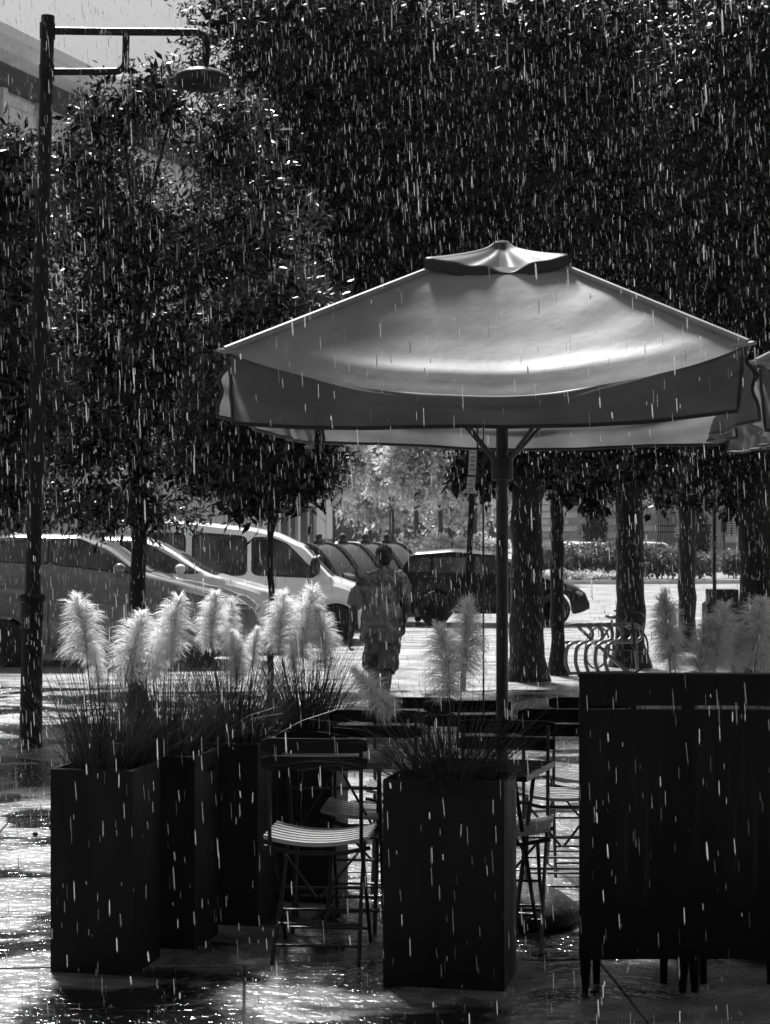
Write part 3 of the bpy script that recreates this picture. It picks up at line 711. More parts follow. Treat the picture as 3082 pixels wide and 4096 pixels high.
MB().lathe([(r0, -.045), (r0 * .99, -.06), (r0 * .95, -.10), (r0 * .80, -.135), (r0 * .5, -.15), (0, -.152)], 32, hc + Vector((0, 0, .03))).build('lamp_bowl', M_post, lp, True, 60)

# ------------------------------------------------------------------ notice pole, sign pole, bin
nd = 21.5
nb_ = Vector((gx(1852, nd), nd, 0)); q = thing('notice_pole', 'leaning thin pole with two paper-pale notice plates under the umbrella edge', 'sign', nb_)
def N_(x, y, dy=0): p = at(x, y, nd) - nb_; return Vector((p.x, dy, p.z))
MB().tube([(0, 0, -.02), N_(1907, 1600)], .034, 10).build('post', M_bark, q, True)
for (xa, ya, xb, yb) in [(1893, 1798, 1888, 1900), (1886, 1908, 1880, 1974)]:
    a, b = N_(xa, ya, -.05), N_(xb, yb, -.05); c = (a + b) / 2; h = (a - b).length; wd = .085
    rot = Matrix.Rotation(R(2.8), 3, 'Y')
    pl = MB().box(c, (wd, .012, h), rot).build('plate', M_paper, q)
    for z in ((.38, .2, .05, -.12, -.3) if h > .24 else (.25, .05, -.2, -.36)):
        MB().box(c + rot @ Vector((.0, -.008, z * h)), (wd * random.uniform(.45, .75), .003, h * .05), rot).build('print', M_ink, pl)
sd = 26.5
q = thing('sign_pole', 'thin black pole with dark square sign, rising behind the right plumes', 'sign', (gx(2860, sd), sd, 0))
MB().tube([(0, 0, -.02), (0, 0, at(0, 1880, sd).z)], .026, 10).build('post', M_black, q, True)
a = at(2825, 1936, sd); b = at(2915, 1850, sd)
MB().box(((a.x + b.x) / 2 - gx(2860, sd), -.05, (a.z + b.z) / 2), (b.x - a.x, .03, b.z - a.z)).build('sign_board', M_black, q)
bd_ = 27.3
q = thing('litter_bin', 'black shouldered litter bin behind the right plumes, at the foot of the sign pole', 'bin', (gx(2890, bd_), bd_, 0))
z1 = at(0, 2357, bd_).z; zs = at(0, 2405, bd_).z
for nm, ww, za, zb in (('body', .50, 0.0, zs - .04), ('hood', .41, zs, z1)):
    MB().box((0, 0, (za + zb) / 2), (ww, ww * .9, zb - za)).build(nm, M_black, q)
MB().add([(sx * w2, sy * w2 * .9, z) for z, w2 in ((zs - .04, .25), (zs, .205)) for sx, sy in ((-1, -1), (1, -1), (1, 1), (-1, 1))], [(0, 1, 5, 4), (1, 2, 6, 5), (2, 3, 7, 6), (3, 0, 4, 7)]).build('shoulder', M_black, q)

# ------------------------------------------------------------------ bike rack and bicycle
rd_ = 24.2
q = thing('bike_rack', 'pale tubular hoop bike rack beside the slender tree', 'bike rack', (gx(2290, rd_), rd_, 0), R(14))
for i in range(5):
    x = -.15 + i * .13
    lo = smooth_path([(x, -.30, .03), (x - .04, -.30, .16), (x - .02, -.29, .33), (x + .07, -.24, .395), (x + .22, -.1, .40)], 5)
    MB().tube(lo, .024, 10).build('low_hoop', M_galv, q, True)
for i in range(6):
    x = .06 + i * .135
    hi = smooth_path([(x - .10, .05, .60), (x + .10, .05, .61), (x + .21, .05, .55), (x + .22, .03, .46), (x + .14, -.02, .40), (x, -.1, .39)], 5)
    MB().tube(hi, .024, 10).build('high_hoop', M_galv, q, True)
MB().tube([(-.20, .05, .60), (.88, .05, .60)], .022, 10).build('top_rail', M_galv, q, True)
MB().tube([(-.12, -.08, .395), (.80, -.08, .395)], .022, 10).build('middle_rail', M_galv, q, True)
MB().tube([(-.18, -.30, .022), (.72, -.30, .022)], .022, 10).build('foot_rail', M_galv, q, True)
MB().tube([(.10, .05, .58), (.62, -.28, .03)], .022, 10).build('brace', M_galv, q, True)
MB().tube([(.86, .05, .60), (.90, .05, .0)], .022, 10).build('leg', M_galv, q, True); MB().tube([(-.12, .05, .60), (-.14, .05, .0)], .022, 10).build('leg', M_galv, q, True)
q = thing('bicycle', 'dark bicycle with rear carrier leaning in the bike rack by the rough trunk', 'bicycle', (gx(2455, 24.5), 24.5, 0), R(-62))
q.rotation_euler = (R(-8), 0, R(-62))
def ring(r, t, n=28): return [(r * math.cos(2 * math.pi * k / n), 0, r * math.sin(2 * math.pi * k / n)) for k in range(n)] + [(r, 0, 0)]
for x in (-.42, .42):
    wv = MB().tube(ring(.27, 0), .013, 6, False).build('wheel', M_rubber, q, True, loc=(x, 0, .285))
    sp_ = MB()
    for k in range(10): a = 2 * math.pi * k / 10; sp_.tube([(0, 0, 0), (.26 * math.cos(a), 0, .26 * math.sin(a))], .0022, 4)
    sp_.build('spokes', M_galv, wv)
fm = MB()
for a, b in [((-.42, 0, .285), (-.05, 0, .27)), ((-.05, 0, .27), (-.17, 0, .66)), ((-.17, 0, .60), (.29, 0, .62)), ((-.05, 0, .27), (.30, 0, .56)), ((-.42, 0, .285), (-.17, 0, .60)), ((.27, 0, .70), (.42, 0, .285))]: fm.tube([a, b], .014, 8)
fm.build('frame', M_black, q, True)
MB().ellip((-.19, 0, .70), (.12, .06, .03), 12, 6).build('saddle', M_black, q, True)
MB().tube(smooth_path([(.20, -.24, .76), (.27, -.12, .78), (.27, .12, .78), (.20, .24, .76)], 4), .011, 8).build('handlebar', M_black, q, True)
cr = MB()
for y in (-.06, -.02, .02, .06): cr.tube([(-.62, y, .58), (-.22, y, .58)], .006, 5)
for x in (-.62, -.42, -.22): cr.tube([(x, -.06, .58), (x, .06, .58)], .006, 5)
cr.tube([(-.55, -.06, .58), (-.42, -.04, .285)], .006, 5); cr.tube([(-.55, .06, .58), (-.42, .04, .285)], .006, 5)
cr.build('carrier', M_black, q)

# ------------------------------------------------------------------ the walking man (back view)
pd = 18.9
pb = Vector((gx(1532, pd), pd, 0)); man = thing('person', 'man in wet grey t-shirt and cargo shorts walking away bareheaded in the rain', 'person', pb)
def Pn(x, y, dy=0.0): p = at(x, y, pd) - pb; return Vector((p.x, dy, p.z))
def remesh(o, vox, sm=6, disp=None, kind='CLOUDS'):
    m = o.modifiers.new('remesh', 'REMESH'); m.mode = 'VOXEL'; m.voxel_size = vox; m.use_smooth_shade = True
    s_ = o.modifiers.new('smooth', 'SMOOTH'); s_.iterations = sm; s_.factor = .5
    if disp:
        tx = bpy.data.textures.new(o.name + '_folds', kind); tx.noise_scale = disp[0]; tx.noise_depth = 3
        if kind == 'MARBLE': tx.turbulence = 9
        d = o.modifiers.new('folds', 'DISPLACE'); d.texture = tx; d.strength = disp[1]; d.mid_level = .5; d.texture_coords = 'LOCAL'
bb = MB()
# legs: near (right) leg straight under the body, left leg a step ahead
hipR, hipL = Pn(1560, 2585, 0), Pn(1497, 2585, .02)
kR, kL = Pn(1548, 2705, -.10), Pn(1493, 2700, .16)
aR, aL = Pn(1540, 2800, -.30), Pn(1508, 2808, .06)
aR.z = .13; aL.z = .09; kR.z = .44; kL.z = .45
for h, k_, a in ((hipR, kR, aR), (hipL, kL, aL)):
    calf = k_.lerp(a, .35) + Vector((0, -.015, 0))
    bb.tube([h, h.lerp(k_, .5), k_, calf, a.lerp(k_, .18), a], [.085, .072, .054, .058, .040, .036], 14)
    bb.tube([a + Vector((0, -.06, -.055)), a + Vector((0, .02, -.045)), a + Vector((0, .16, -.065))], [.034, .042, .03], 10)
bb.rings([(.0, 0, .72, .16, .11), (.0, 0, .85, .165, .115), (0, .0, 1.0, .16, .11), (-.005, .01, 1.15, .175, .115), (-.005, .02, 1.30, .19, .11), (-.0, .03, 1.38, .14, .08), (.005, .045, 1.42, .062, .062), (.01, .06, 1.50, .055, .06)], 24)
sL, sR = Vector((-.185, .02, 1.335)), Vector((.185, .02, 1.33))
eL, wL = Pn(1416, 2452, -.02), Pn(1404, 2550, .03)
eR, wR = Vector((.235, -.02, 1.06)), Vector((.205, .12, .84))
for s_, e, w_ in ((sL, eL, wL), (sR, eR, wR)): bb.tube([s_, s_.lerp(e, .45), e, e.lerp(w_, .3), w_], [.058, .052, .042, .041, .028], 14)
# hands, half closed
for w_, e, sg in ((wL, eL, -1), (wR, eR, 1)):
    dn = (w_ - e).normalized(); pal = w_ + dn * .05
    bb.ellip(pal, (.030, .040, .050), 12, 8)
    for f in range(4):
        b0 = pal + dn * .035 + Vector((0, -.028 + f * .019, 0)); ln = (.034, .040, .038, .030)[f]
        b1 = b0 + dn * ln + Vector((-sg * .004, 0, 0)); b2_ = b1 + dn * ln * .35 + Vector((-sg * .026, 0, 0)); b3 = b2_ - dn * .012 + Vector((-sg * .018, 0, 0))
        bb.tube([b0, b1, b2_, b3], [.0095, .0095, .009, .008], 8)
    t0 = pal + Vector((-sg * .005, .035, .012)); bb.tube([t0, t0 + dn * .03 + Vector((-sg * .015, .02, 0)), t0 + dn * .055 + Vector((-sg * .026, .012, 0))], [.012, .0105, .009], 8)
# head, bowed slightly forward
hc_ = Vector((.012, .075, 1.535))
bb.ellip(hc_, (.074, .093, .104), 18, 12); bb.ellip(hc_ + Vector((0, .045, -.055)), (.055, .058, .062), 14, 10)
bb.ellip(hc_ + Vector((0, .105, -.03)), (.012, .020, .018), 10, 6)
for sg in (-1, 1): bb.ellip(hc_ + Vector((sg * .078, .008, -.012)), (.012, .022, .032), 10, 8)
body = bb.build('body', M_skin, man, True, 180); remesh(body, .0065, 4)
for sg in (-1, 1): MB().ellip(hc_ + Vector((sg * .030, .088, .0)), (.012, .008, .008), 8, 6).build('eye', M_seal, man, True, 180)
MB().ellip(hc_ + Vector((0, .096, -.065)), (.024, .008, .006), 8, 6).build('mouth', M_seal, man, True, 180)
hb = MB(); hb.ellip(hc_ + Vector((0, -.012, .022)), (.088, .100, .096), 20, 12); hb.ellip(hc_ + Vector((.002, -.05, -.042)), (.066, .05, .055), 16, 10)
for i in range(60):
    a = random.uniform(0, 2 * math.pi); el = random.uniform(.1, 1.4); d_ = Vector((math.cos(a) * math.cos(el) * .08, -.01 + math.sin(a) * math.cos(el) * .09, .02 + math.sin(el) * .088))
    hb.ellip(hc_ + d_, (.016, .016, .016), 6, 4)
h_ = hb.build('hair', M_hair, man, True, 180); remesh(h_, .007, 2, (.03, .012))
sb = MB()
sb.rings([(-.012, 0, .705, .198, .135), (-.010, -.005, .76, .196, .137), (-.008, -.005, .90, .186, .128), (-.006, 0, 1.05, .190, .128), (-.006, .01, 1.2, .202, .130), (-.004, .02, 1.31, .205, .120), (0, .03, 1.375, .150, .092), (.005, .04, 1.415, .078, .074)], 28)
for s_, e in ((sL, eL), (sR, eR)):
    en = s_.lerp(e, .78) + Vector((.004 * (-1 if s_.x < 0 else 1), 0, 0)); sb.tube([s_ + Vector((.03 if s_.x < 0 else -.03, 0, .01)), s_.lerp(en, .5), en], [.064, .068, .070], 14)
sh = sb.build('t_shirt', M_shirt, man, True, 180); remesh(sh, .009, 8, (.16, .055), 'MARBLE')
hm = MB()
st = MB(); st.rings([(0, 0, .58, .17, .125), (0, 0, .66, .180, .130), (0, 0, .78, .172, .122)], 24)
for h, k_ in ((hipR, kR), (hipL, kL)):
    kn = h.lerp(k_, 1.18); st.tube([h + Vector((0, 0, .08)), h.lerp(kn, .4), kn], [.098, .098, .094], 16)
    sx = 1 if h.x > 0 else -1; st.box(h.lerp(kn, .6) + Vector((sx * .085, -.01, 0)), (.05, .13, .15))
so = st.build('cargo_shorts', M_short, man, True, 180); remesh(so, .010, 4, (.07, .022))
for a in (aR, aL):
    tl_ = .25 if a is aR else 0
    mb = MB(); mb.tube([a + Vector((0, -.075, -.055)), a + Vector((0, .0, -.05)), a + Vector((0, .11, -.062)), a + Vector((0, .18, -.068))], [.036, .044, .042, .026], 12, flat=.8)
    mb.build('shoe', M_shoe, man, True, 180)

# ------------------------------------------------------------------ parasol
def umbrella(label, loc, rz, cords=True):
    t = thing('parasol', label, 'parasol', loc, rz, 'square cafe parasols')
    HW, ZC, ZE, ZT, RT = 1.05, 2.50, 2.315, 2.93, .27
    MB().lathe([(0, .0), (.34, .0), (.36, .03), (.345, .07), (.27, .125), (.14, .155), (.06, .16), (.05, .30), (.035, .31), (.03, .31)], 36).build('base', M_concrete, t, True, 60)
    MB().tube([(0, 0, .1), (0, 0, 3.0)], .0275, 18).build('pole', M_black, t, True)
    MB().lathe([(.028, 2.0), (.05, 2.0), (.05, 2.1), (.028, 2.1)], 16).build('slider', M_black, t, True)
    NU, NV = 40, 26
    for s_ in range(4):
        rot = Matrix.Rotation(s_ * math.pi / 2, 3, 'Z'); rr = random.Random(s_ + 3)
        ph = [rr.uniform(0, 6) for _ in range(6)]
        def P3(u, v):
            e = 1 - u * u
            # edge point: sags between the two ribs and pulls in
            yb = -HW + .10 * e; zb = ZC - (ZC - ZE) * e ** .9
            ya = -RT; za = ZT
            x = u * (RT + (HW - RT) * v)
            y = ya + (yb - ya) * v
            dr = float(np.interp(v, [0, .3, .55, .72, .80, .86, .905, .945, .97, 1.0], [0, .335, .60, .755, .80, .822, .885, .945, .958, 1.0]))
            zl = za + (zb - za) * (v + (dr - v) * e)
            z = zl
            # tension folds running to the corners
            z += .010 * abs(u) ** 3 * (1 - abs(u) ** 6) * math.sin(v * 22 + ph[0] + 6 * u) * math.sin(math.pi * v) + .004 * math.sin(9 * u + ph[1]) * v * e
            return Vector((x, y, z))
        vs_ = []; fs = []
        for j in range(NV + 1):
            for i in range(NU + 1): vs_.append(rot @ P3(-1 + 2 * i / NU, j / NV))
        for j in range(NV):
            for i in range(NU): fs.append((j * (NU + 1) + i, (j + 1) * (NU + 1) + i, (j + 1) * (NU + 1) + i + 1, j * (NU + 1) + i + 1))
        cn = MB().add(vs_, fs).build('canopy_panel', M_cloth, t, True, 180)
        # valance: bulges over the edge, then hangs to a nearly straight hem
        vs_ = []; fs = []; NJ = 12; outl = []
        def V3(u, j):
            e = 1 - u * u; p = P3(u, 1.0); tj = j / NJ
            zh = 2.185 + .035 * abs(u) ** 2 + .006 * math.sin(5 * u + ph[2]) + (.012 * u)
            out = .020 * math.sin(math.pi * min(1, tj * 2.2)) * e + .05 * tj * abs(u) ** 6 + (.016 * math.sin(11 * u + ph[3]) + .010 * math.sin(23 * u + ph[5] + 2 * tj)) * tj * (.3 + e)
            fold = .022 * abs(u) ** 2 * math.sin(14 * (tj + .6 * abs(u)) + ph[4]) * (1 - tj)
            return Vector((p.x * (1 - .025 * tj * abs(u)), p.y - out - fold, p.z + (zh - p.z) * tj + .006 * math.sin(math.pi * min(1, tj * 6)) * e))
        for j in range(NJ + 1):
            for i in range(NU + 1): vs_.append(rot @ V3((-1 + 2 * i / NU) * .985, j))
        for j in range(NJ):
            for i in range(NU): fs.append((j * (NU + 1) + i, (j + 1) * (NU + 1) + i, (j + 1) * (NU + 1) + i + 1, j * (NU + 1) + i + 1))
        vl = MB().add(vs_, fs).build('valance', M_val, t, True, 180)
        pth = [rot @ V3(-.985, j) for j in range(1, NJ)] + [rot @ V3((-1 + 2 * i / NU) * .985, NJ) for i in range(NU + 1)] + [rot @ V3(.985, j) for j in range(NJ - 1, 0, -1)]
        MB().tube(pth, .008, 6).build('piping', M_pipe, vl, True)
        # rib and strut along the corner
        c = rot @ Vector((HW, -HW, ZC - .02)); MB().tube([(0, 0, 2.92), c], .011, 8).build('rib', M_black, t, True)
        m_ = Vector((0, 0, 2.92)).lerp(c, .5); MB().tube([(0, 0, 2.05), m_ - Vector((0, 0, .012))], .009, 8).build('strut', M_black, t, True)
        # seam tape on the ridge and the pocket tip at the corner
        rp = [rot @ (P3(1, j / 12) + Vector((0, 0, .006))) for j in range(13)]
        MB().tube(rp, [.016] * 13, 8, flat=.9).build('ridge_tape', M_cloth, t, True)
        tipd = (rot @ Vector((1, -1, .1))).normalized(); cp = rot @ P3(1, 1)
        MB().tube([cp - tipd * .06, cp + tipd * .035], [.028, .012], 10, flat=.6).build('corner_pocket', M_cloth, t, True)
    # vented cap: crumpled roof with a short skirt, corners held out by the ribs
    vs_ = []; fs = []; NA, NR = 160, 16; rc = random.Random(21)
    wv = [(k_, rc.uniform(0, 6.28), rc.uniform(.5, 1)) for k_ in (3, 5, 7, 10, 13, 17)]
    for j in range(NR + 1):
        v = j / NR; vr = min(1, v / .78); vd = max(0, (v - .78) / .22)
        for i in range(NA):
            a = 2 * math.pi * i / NA + math.pi / 4; sq = 1 / max(abs(math.cos(a)), abs(math.sin(a)))
            corner = ((sq - 1) / .4142) ** .8
            wr_ = sum(am * math.sin(k_ * a + p_ + 1.3 * v) for k_, p_, am in wv) / 3.2
            r_ = (.035 + (.318 - .035) * vr * (1 - .04 * (1 - corner))) * sq + .010 * vd * wr_ * (1 - corner)
            ze = 2.975 + (2.915 - 2.975) * (1 - corner)
            z = 3.075 + (ze - 3.075) * vr ** .62 + .032 * wr_ * vr * math.sin(math.pi * min(1, vr * .85)) ** .6 * (1 - .8 * corner) - .05 * vd * (1 + .25 * wr_ * (1 - corner))
            vs_.append((r_ * math.cos(a), r_ * math.sin(a), z))
    for j in range(NR):
        for i in range(NA): fs.append((j * NA + i, j * NA + (i + 1) % NA, (j + 1) * NA + (i + 1) % NA, (j + 1) * NA + i))
    cp_ = MB().add(vs_, fs).build('vent_cap', M_cap, t, True, 180)
    MB().tube([vs_[NR * NA + i] for i in range(NA)] + [vs_[NR * NA]], .006, 5, False).build('piping', M_pipe, cp_, True)
    MB().lathe([(.0, .035), (.03, .03), (.04, .0), (0, 0)], 14, (0, 0, 3.055)).build('finial', M_frame, t, True)
    if cords:
        for x, z0, z1 in ((-.085, .85, 2.75), (-.112, 2.0, 2.6)):
            MB().tube([(x, -.03, z1), (x + .003, -.03, z0)], .0045, 6).build('cord', M_black, t)
    return t
UD = 8.69; UX = gx(2010, UD)
umbrella('large square grey parasol with sagging wet canopy in the centre right', (UX, UD, 0), R(-8))
umbrella('second parasol, only its corner showing at the right edge', (2.80, 9.22, 0), R(-8), False)

# ------------------------------------------------------------------ planters and pampas grass
def planter(label, rx, rd2, W_, D2, Hh, rz, letters=False):
    """rx, rd2: right front bottom corner"""
    ct = Vector((rx, rd2, 0)) + Matrix.Rotation(rz, 3, 'Z') @ Vector((-W_ / 2, D2 / 2, 0))
    t = thing('planter', label, 'planter', ct, rz, 'tall square planters')
    mb = MB(); o, i_ = .0, .014; z0, zr = .0, Hh
    def rect(hx, hy, z): return [(-hx, -hy, z), (hx, -hy, z), (hx, hy, z), (-hx, hy, z)]
    a, b = W_ / 2, D2 / 2; e = .004
    rows = [rect(a, b, z0), rect(a, b, zr - e), rect(a - e, b - e, zr), rect(a - i_, b - i_, zr), rect(a - i_, b - i_, zr - .08)]
    mb.add([p for r_ in rows for p in r_], [(j * 4 + k, j * 4 + (k + 1) % 4, (j + 1) * 4 + (k + 1) % 4, (j + 1) * 4 + k) for j in range(4) for k in range(4)] + [(3, 2, 1, 0)])
    mb.build('box', M_planter, t)
    MB().box((0, 0, zr - .075), (W_ - 2 * i_, D2 - 2 * i_, .02)).build('soil', M_soil, t)
    if letters:   # small raised lettering on the right side
        lt = MB(); s_ = .020; th = .0035
        def bar(y, z, hy, hz): lt.box((a + .003, y, z), (.006, hy, hz))
        y0 = .02; z0_ = Hh - .075
        for k_, ch in enumerate('ELHO'):
            y = y0 + k_ * .026
            if ch in 'ELH': bar(y - .007, z0_, th, s_)
            if ch == 'E': [bar(y, z0_ + q_ * s_ / 2, .014, th) for q_ in (-1, 0, 1)]
            if ch == 'L': bar(y, z0_ - s_ / 2, .014, th)
            if ch == 'H': bar(y + .007, z0_, th, s_); bar(y, z0_, .014, th)
            if ch == 'O': bar(y - .007, z0_, th, s_); bar(y + .007, z0_, th, s_); bar(y, z0_ + s_ / 2, .014, th); bar(y, z0_ - s_ / 2, .014, th)
        lt.build('lettering', M_planter, t)
    return t, ct

def plume_mesh(seed, hh=.29, wd=.112, n=2000):
    """a feathery head: rain-clumped tufts of filaments sweeping out and up from a bent rachis"""
    r_ = np.random.default_rng(seed); nt_ = 130
    lean = r_.uniform(-.05, .05, 2); ph0 = r_.random() * 6
    tt = np.sort(r_.random(nt_) ** .95); tph = r_.random(nt_) * 2 * np.pi; tl = .72 + .5 * r_.random(nt_); tup = r_.normal(size=nt_) * .22
    k_ = r_.integers(0, nt_, n); loose = r_.random(n) < .35
    t = np.where(loose, r_.random(n), np.clip(tt[k_] + r_.normal(size=n) * .018, 0, 1))
    ph = np.where(loose, r_.random(n) * 2 * np.pi, tph[k_] + r_.normal(size=n) * .20)
    lobe = 1 + .16 * np.cos(ph - ph0) * (1 - t)
    prof_ = np.interp(t, [0, .08, .25, .55, .8, 1], [.62, .95, 1.08, .98, .80, .55]) * lobe
    L = wd * prof_ * np.where(loose, .6 + .5 * r_.random(n), tl[k_] * (.85 + .2 * r_.random(n)))
    up = np.interp(t, [0, .15, .5, .85, 1], [-.55, -.05, .38, .8, 1.5]) + np.where(loose, r_.normal(size=n) * .3, tup[k_] + r_.normal(size=n) * .06)
    z0 = t * hh
    P0 = np.stack([lean[0] * t ** 2 + .008 * np.sin(z0 * 11 + seed), lean[1] * t ** 2, z0], 1)
    out = np.stack([np.cos(ph), np.sin(ph), np.zeros(n)], 1); up3 = np.array([0, 0, 1.0]); pts = []
    nar = 1 - .5 * np.clip((t - .78) / .22, 0, 1)
    for s_, cz in ((0, 0), (.33, .26), (.68, .40), (1.0, .30)):
        pts.append(P0 + out * (L * s_ * nar)[:, None] + up3 * (L * (cz * .7 + up * s_ * .6 - .30 * s_ ** 2))[:, None] + r_.normal(size=(n, 3)) * .0022 * s_)
    side = np.cross(out, up3) + r_.normal(size=(n, 3)) * .5; side /= np.linalg.norm(side, axis=1)[:, None]
    V = []; wv = (.0012, .0013, .0010, .0003)
    for p, w_ in zip(pts, wv): V += [p - side * w_, p + side * w_]
    V = np.stack(V, 1).reshape(-1, 3)
    base = (np.arange(n) * 8)[:, None]
    Q = np.concatenate([base + np.array([[2 * k, 2 * k + 1, 2 * k + 3, 2 * k + 2]]) for k in range(3)])
    return fast_mesh('plume', V, Q, M_plume)
PLM = [plume_mesh(s_) for s_ in range(9)]

def blades_mesh(seed, n=520, spread=.13, hh=.50, arch=.5):
    r_ = np.random.default_rng(seed); V = []; K = 5
    az = r_.random(n) * 2 * np.pi; rb = spread * np.sqrt(r_.random(n)); az2 = az + r_.normal(size=n) * .5
    L = hh * (.45 + .65 * r_.random(n)); lean = np.abs(r_.normal(size=n)) * .30 * arch * 2 + .06 + rb * 1.2
    bend = r_.random(n) ** 2 * arch
    o = np.stack([np.cos(az2), np.sin(az2), np.zeros(n)], 1)
    b0 = np.stack([np.cos(az) * rb, np.sin(az) * rb, np.zeros(n)], 1)
    side = np.cross(o, [0, 0, 1.0]) + r_.normal(size=(n, 3)) * .6; side /= np.linalg.norm(side, axis=1)[:, None]
    rows = []
    for k_ in range(K):
        s_ = k_ / (K - 1)
        hor = L * (np.sin(lean) * s_ + bend * s_ ** 2.5 * .7); ver = L * (np.cos(lean) * s_ - bend * s_ ** 3 * .55)
        p = b0 + o * hor[:, None] + np.array([0, 0, 1.0]) * ver[:, None]
        w_ = .0026 * (1 - s_ * .85); rows += [p - side * w_, p + side * w_]
    V = np.stack(rows, 1).reshape(-1, 3); base = (np.arange(n) * 2 * K)[:, None]
    Q = np.concatenate([base + np.array([[2 * k, 2 * k + 1, 2 * k + 3, 2 * k + 2]]) for k in range(K - 1)])
    return fast_mesh('blades', V, Q, M_blade)
BLD = [blades_mesh(1, 700, .13, .56, .42), blades_mesh(2, 700, .13, .56, .42), blades_mesh(3, 620, .17, .50, .75), blades_mesh(4, 110)]

def pampas(label, ct, Hh, rz, blades, plumes, d):
    """plumes: (x, y_top, y_bottom, lean) in photo pixels at distance d"""
    base = Vector((ct.x, ct.y, Hh - .065)); t = thing('pampas_grass', label, 'ornamental grass', base, 0, 'pampas grass in planters')
    link('blades', BLD[blades], t, None, (0, 0, rz)); 
    for k_, (x, yt, yb, dx, wsc, dy) in enumerate(plumes):
        dd = base.y + dy
        top = at(x + dx, yt, dd) - base; bot = at(x, yb, dd) - base
        ax = (top - bot); ln = ax.length
        root = Vector((max(-.09, min(.09, bot.x * .4)), dy * .3, 0))
        sp_ = smooth_path([root, root.lerp(bot, .55) + Vector((0, 0, .02)), bot, bot + ax * .55, top - ax * .06], 4)
        MB().tube(sp_, [.0042 - .0027 * i / (len(sp_) - 1) for i in range(len(sp_))], 6).build('stem', M_stem, t, True)
        bot = bot + ax * .06; ln *= .84
        p = link('plume', PLM[random.randrange(9)], t, bot, (ax.to_track_quat('Z', 'Y') @ Euler((0, 0, random.uniform(0, 6.28))).to_quaternion()).to_euler(), (ln / .29 * wsc * random.uniform(.92, 1.1), ln / .29 * wsc * random.uniform(.92, 1.1), ln / .29))
    return t
YW = R(-12)       # planters are turned a little clockwise
PH = .815
pl_defs = [
 ('leftmost tall black planter, front one of the diagonal row', 530, 3906, .345, .34, False,
  'pampas grass with one big plume in the leftmost planter', [(350, 2372, 2655, -6, 1.0, 0), (395, 2520, 2745, -30, .7, .10)], 0),
 ('second planter from the left, with small raised lettering on its side', 779, 3801, .345, .34, True,
  'pampas grass with three plumes in the second planter from the left', [(528, 2440, 2745, 10, 1.0, -.02), (615, 2480, 2730, 20, .8, .08), (685, 2380, 2650, 0, 1.0, 0)], 1),
 ('third planter from the left, mostly hidden behind the second', 1031, 3707, .345, .34, False,
  'pampas grass with four plumes in the third planter from the left', [(850, 2370, 2610, -12, 1.0, 0), (922, 2395, 2590, -8, .8, .10), (945, 2520, 2740, -6, .95, -.05), (1010, 2510, 2680, 8, .8, .1)], 0),
 ('fourth planter of the row, behind the folding chairs', 1328, 3615, .345, .34, False,
  'pampas grass with three plumes in the fourth planter, left of the walking man', [(1125, 2365, 2610, -22, 1.0, 0), (1215, 2345, 2650, -10, 1.0, .08), (1300, 2425, 2690, -4, .95, 0), (1180, 2560, 2700, -8, .8, .1)], 1),
]
for lb_, px, py, W_, D2, lt_, lb2, pls, bl_ in pl_defs:
    d = gd(py); t, ct = planter(lb_, gx(px, d), d, W_, D2, PH, YW, lt_)
    pampas(lb2, ct, PH, random.uniform(0, 6), bl_, pls, ct.y)
d = gd(3968); t, ct = planter('wide black planter in the front centre, below the parasol pole', gx(2018, d), d, .475, .33, PH * .985, YW)
pampas('pampas grass with dark drooping plumes in the front centre planter', ct, PH * .985, 1.0, 2, [(1800, 2500, 2800, -18, 1.05, .02), (1850, 2395, 2700, 22, .9, .12), (1590, 2690, 2855, -190, .95, .05)], ct.y)
for i, (px, dd, pls) in enumerate([(2840, 8.15, [(2680, 2385, 2650, -15, .95, 0), (2705, 2360, 2700, -45, .6, .05), (2800, 2470, 2730, 20, .95, -.04), (2858, 2410, 2700, -4, 1.05, 0), (2930, 2500, 2730, 15, .8, .06)]), (3230, 8.2, [(3020, 2390, 2690, 35, 1.05, 0), (3090, 2470, 2720, 10, .9, .05)])]):
    t, ct = planter(['planter hidden behind the left black screen', 'planter hidden behind the right black screen'][i], gx(px + 40, dd), dd, .345, .34, PH, YW)
    pampas(['pale blurred pampas plumes rising above the left black screen', 'pale pampas plume leaning right at the right edge above the screen'][i], ct, PH, i, 3, pls, ct.y)

# ------------------------------------------------------------------ black screens at the right
sd_ = gd(3972)
def screen(label, xl):
    t = thing('screen_panel', label, 'screen', (xl + .2085, sd_, 0), R(-1.5), 'black screens in front of the plumes')
    W_ = .415; zt, zs, zb = 1.205, 1.096, .125
    MB().box((0, .03, (zt + zs) / 2), (W_, .03, zt - zs)).build('top_board', M_board, t)
    MB().box((0, .03, (zb + zs - .015) / 2), (W_, .03, zs - .015 - zb)).build('board', M_board, t)
    for x, ww in ((-W_ / 2 + .0125, .025), (0, .022), (W_ / 2 - .0125, .025)): MB().box((x, .03, zs - .0065), (ww, .028, .0128)).build('spacer', M_board, t)
    MB().box((0, .055, zt + .006), (W_ + .006, .085, .012)).build('cap', M_board, t)
    for sx in (-1, 1):
        for y, dz in ((.0, 1), (.15, 1)):
            x = sx * (W_ / 2 - (.021 if y == 0 else .075))
            MB().tube([(x, y, zb + (.25 if y else .02)), (x + sx * (-.002), y + .0, .0)], [.024, .014], 10).build('leg', M_board, t, True)
    MB().box((0, .15, .36), (W_ - .08, .025, .03)).build('crossbar', M_board, t)
    return t
xl = gx(2320, sd_)
screen('left black screen panel on tapered legs, with bright slots near the top', xl)
screen('right black screen panel cut off by the picture edge', xl + .4165)

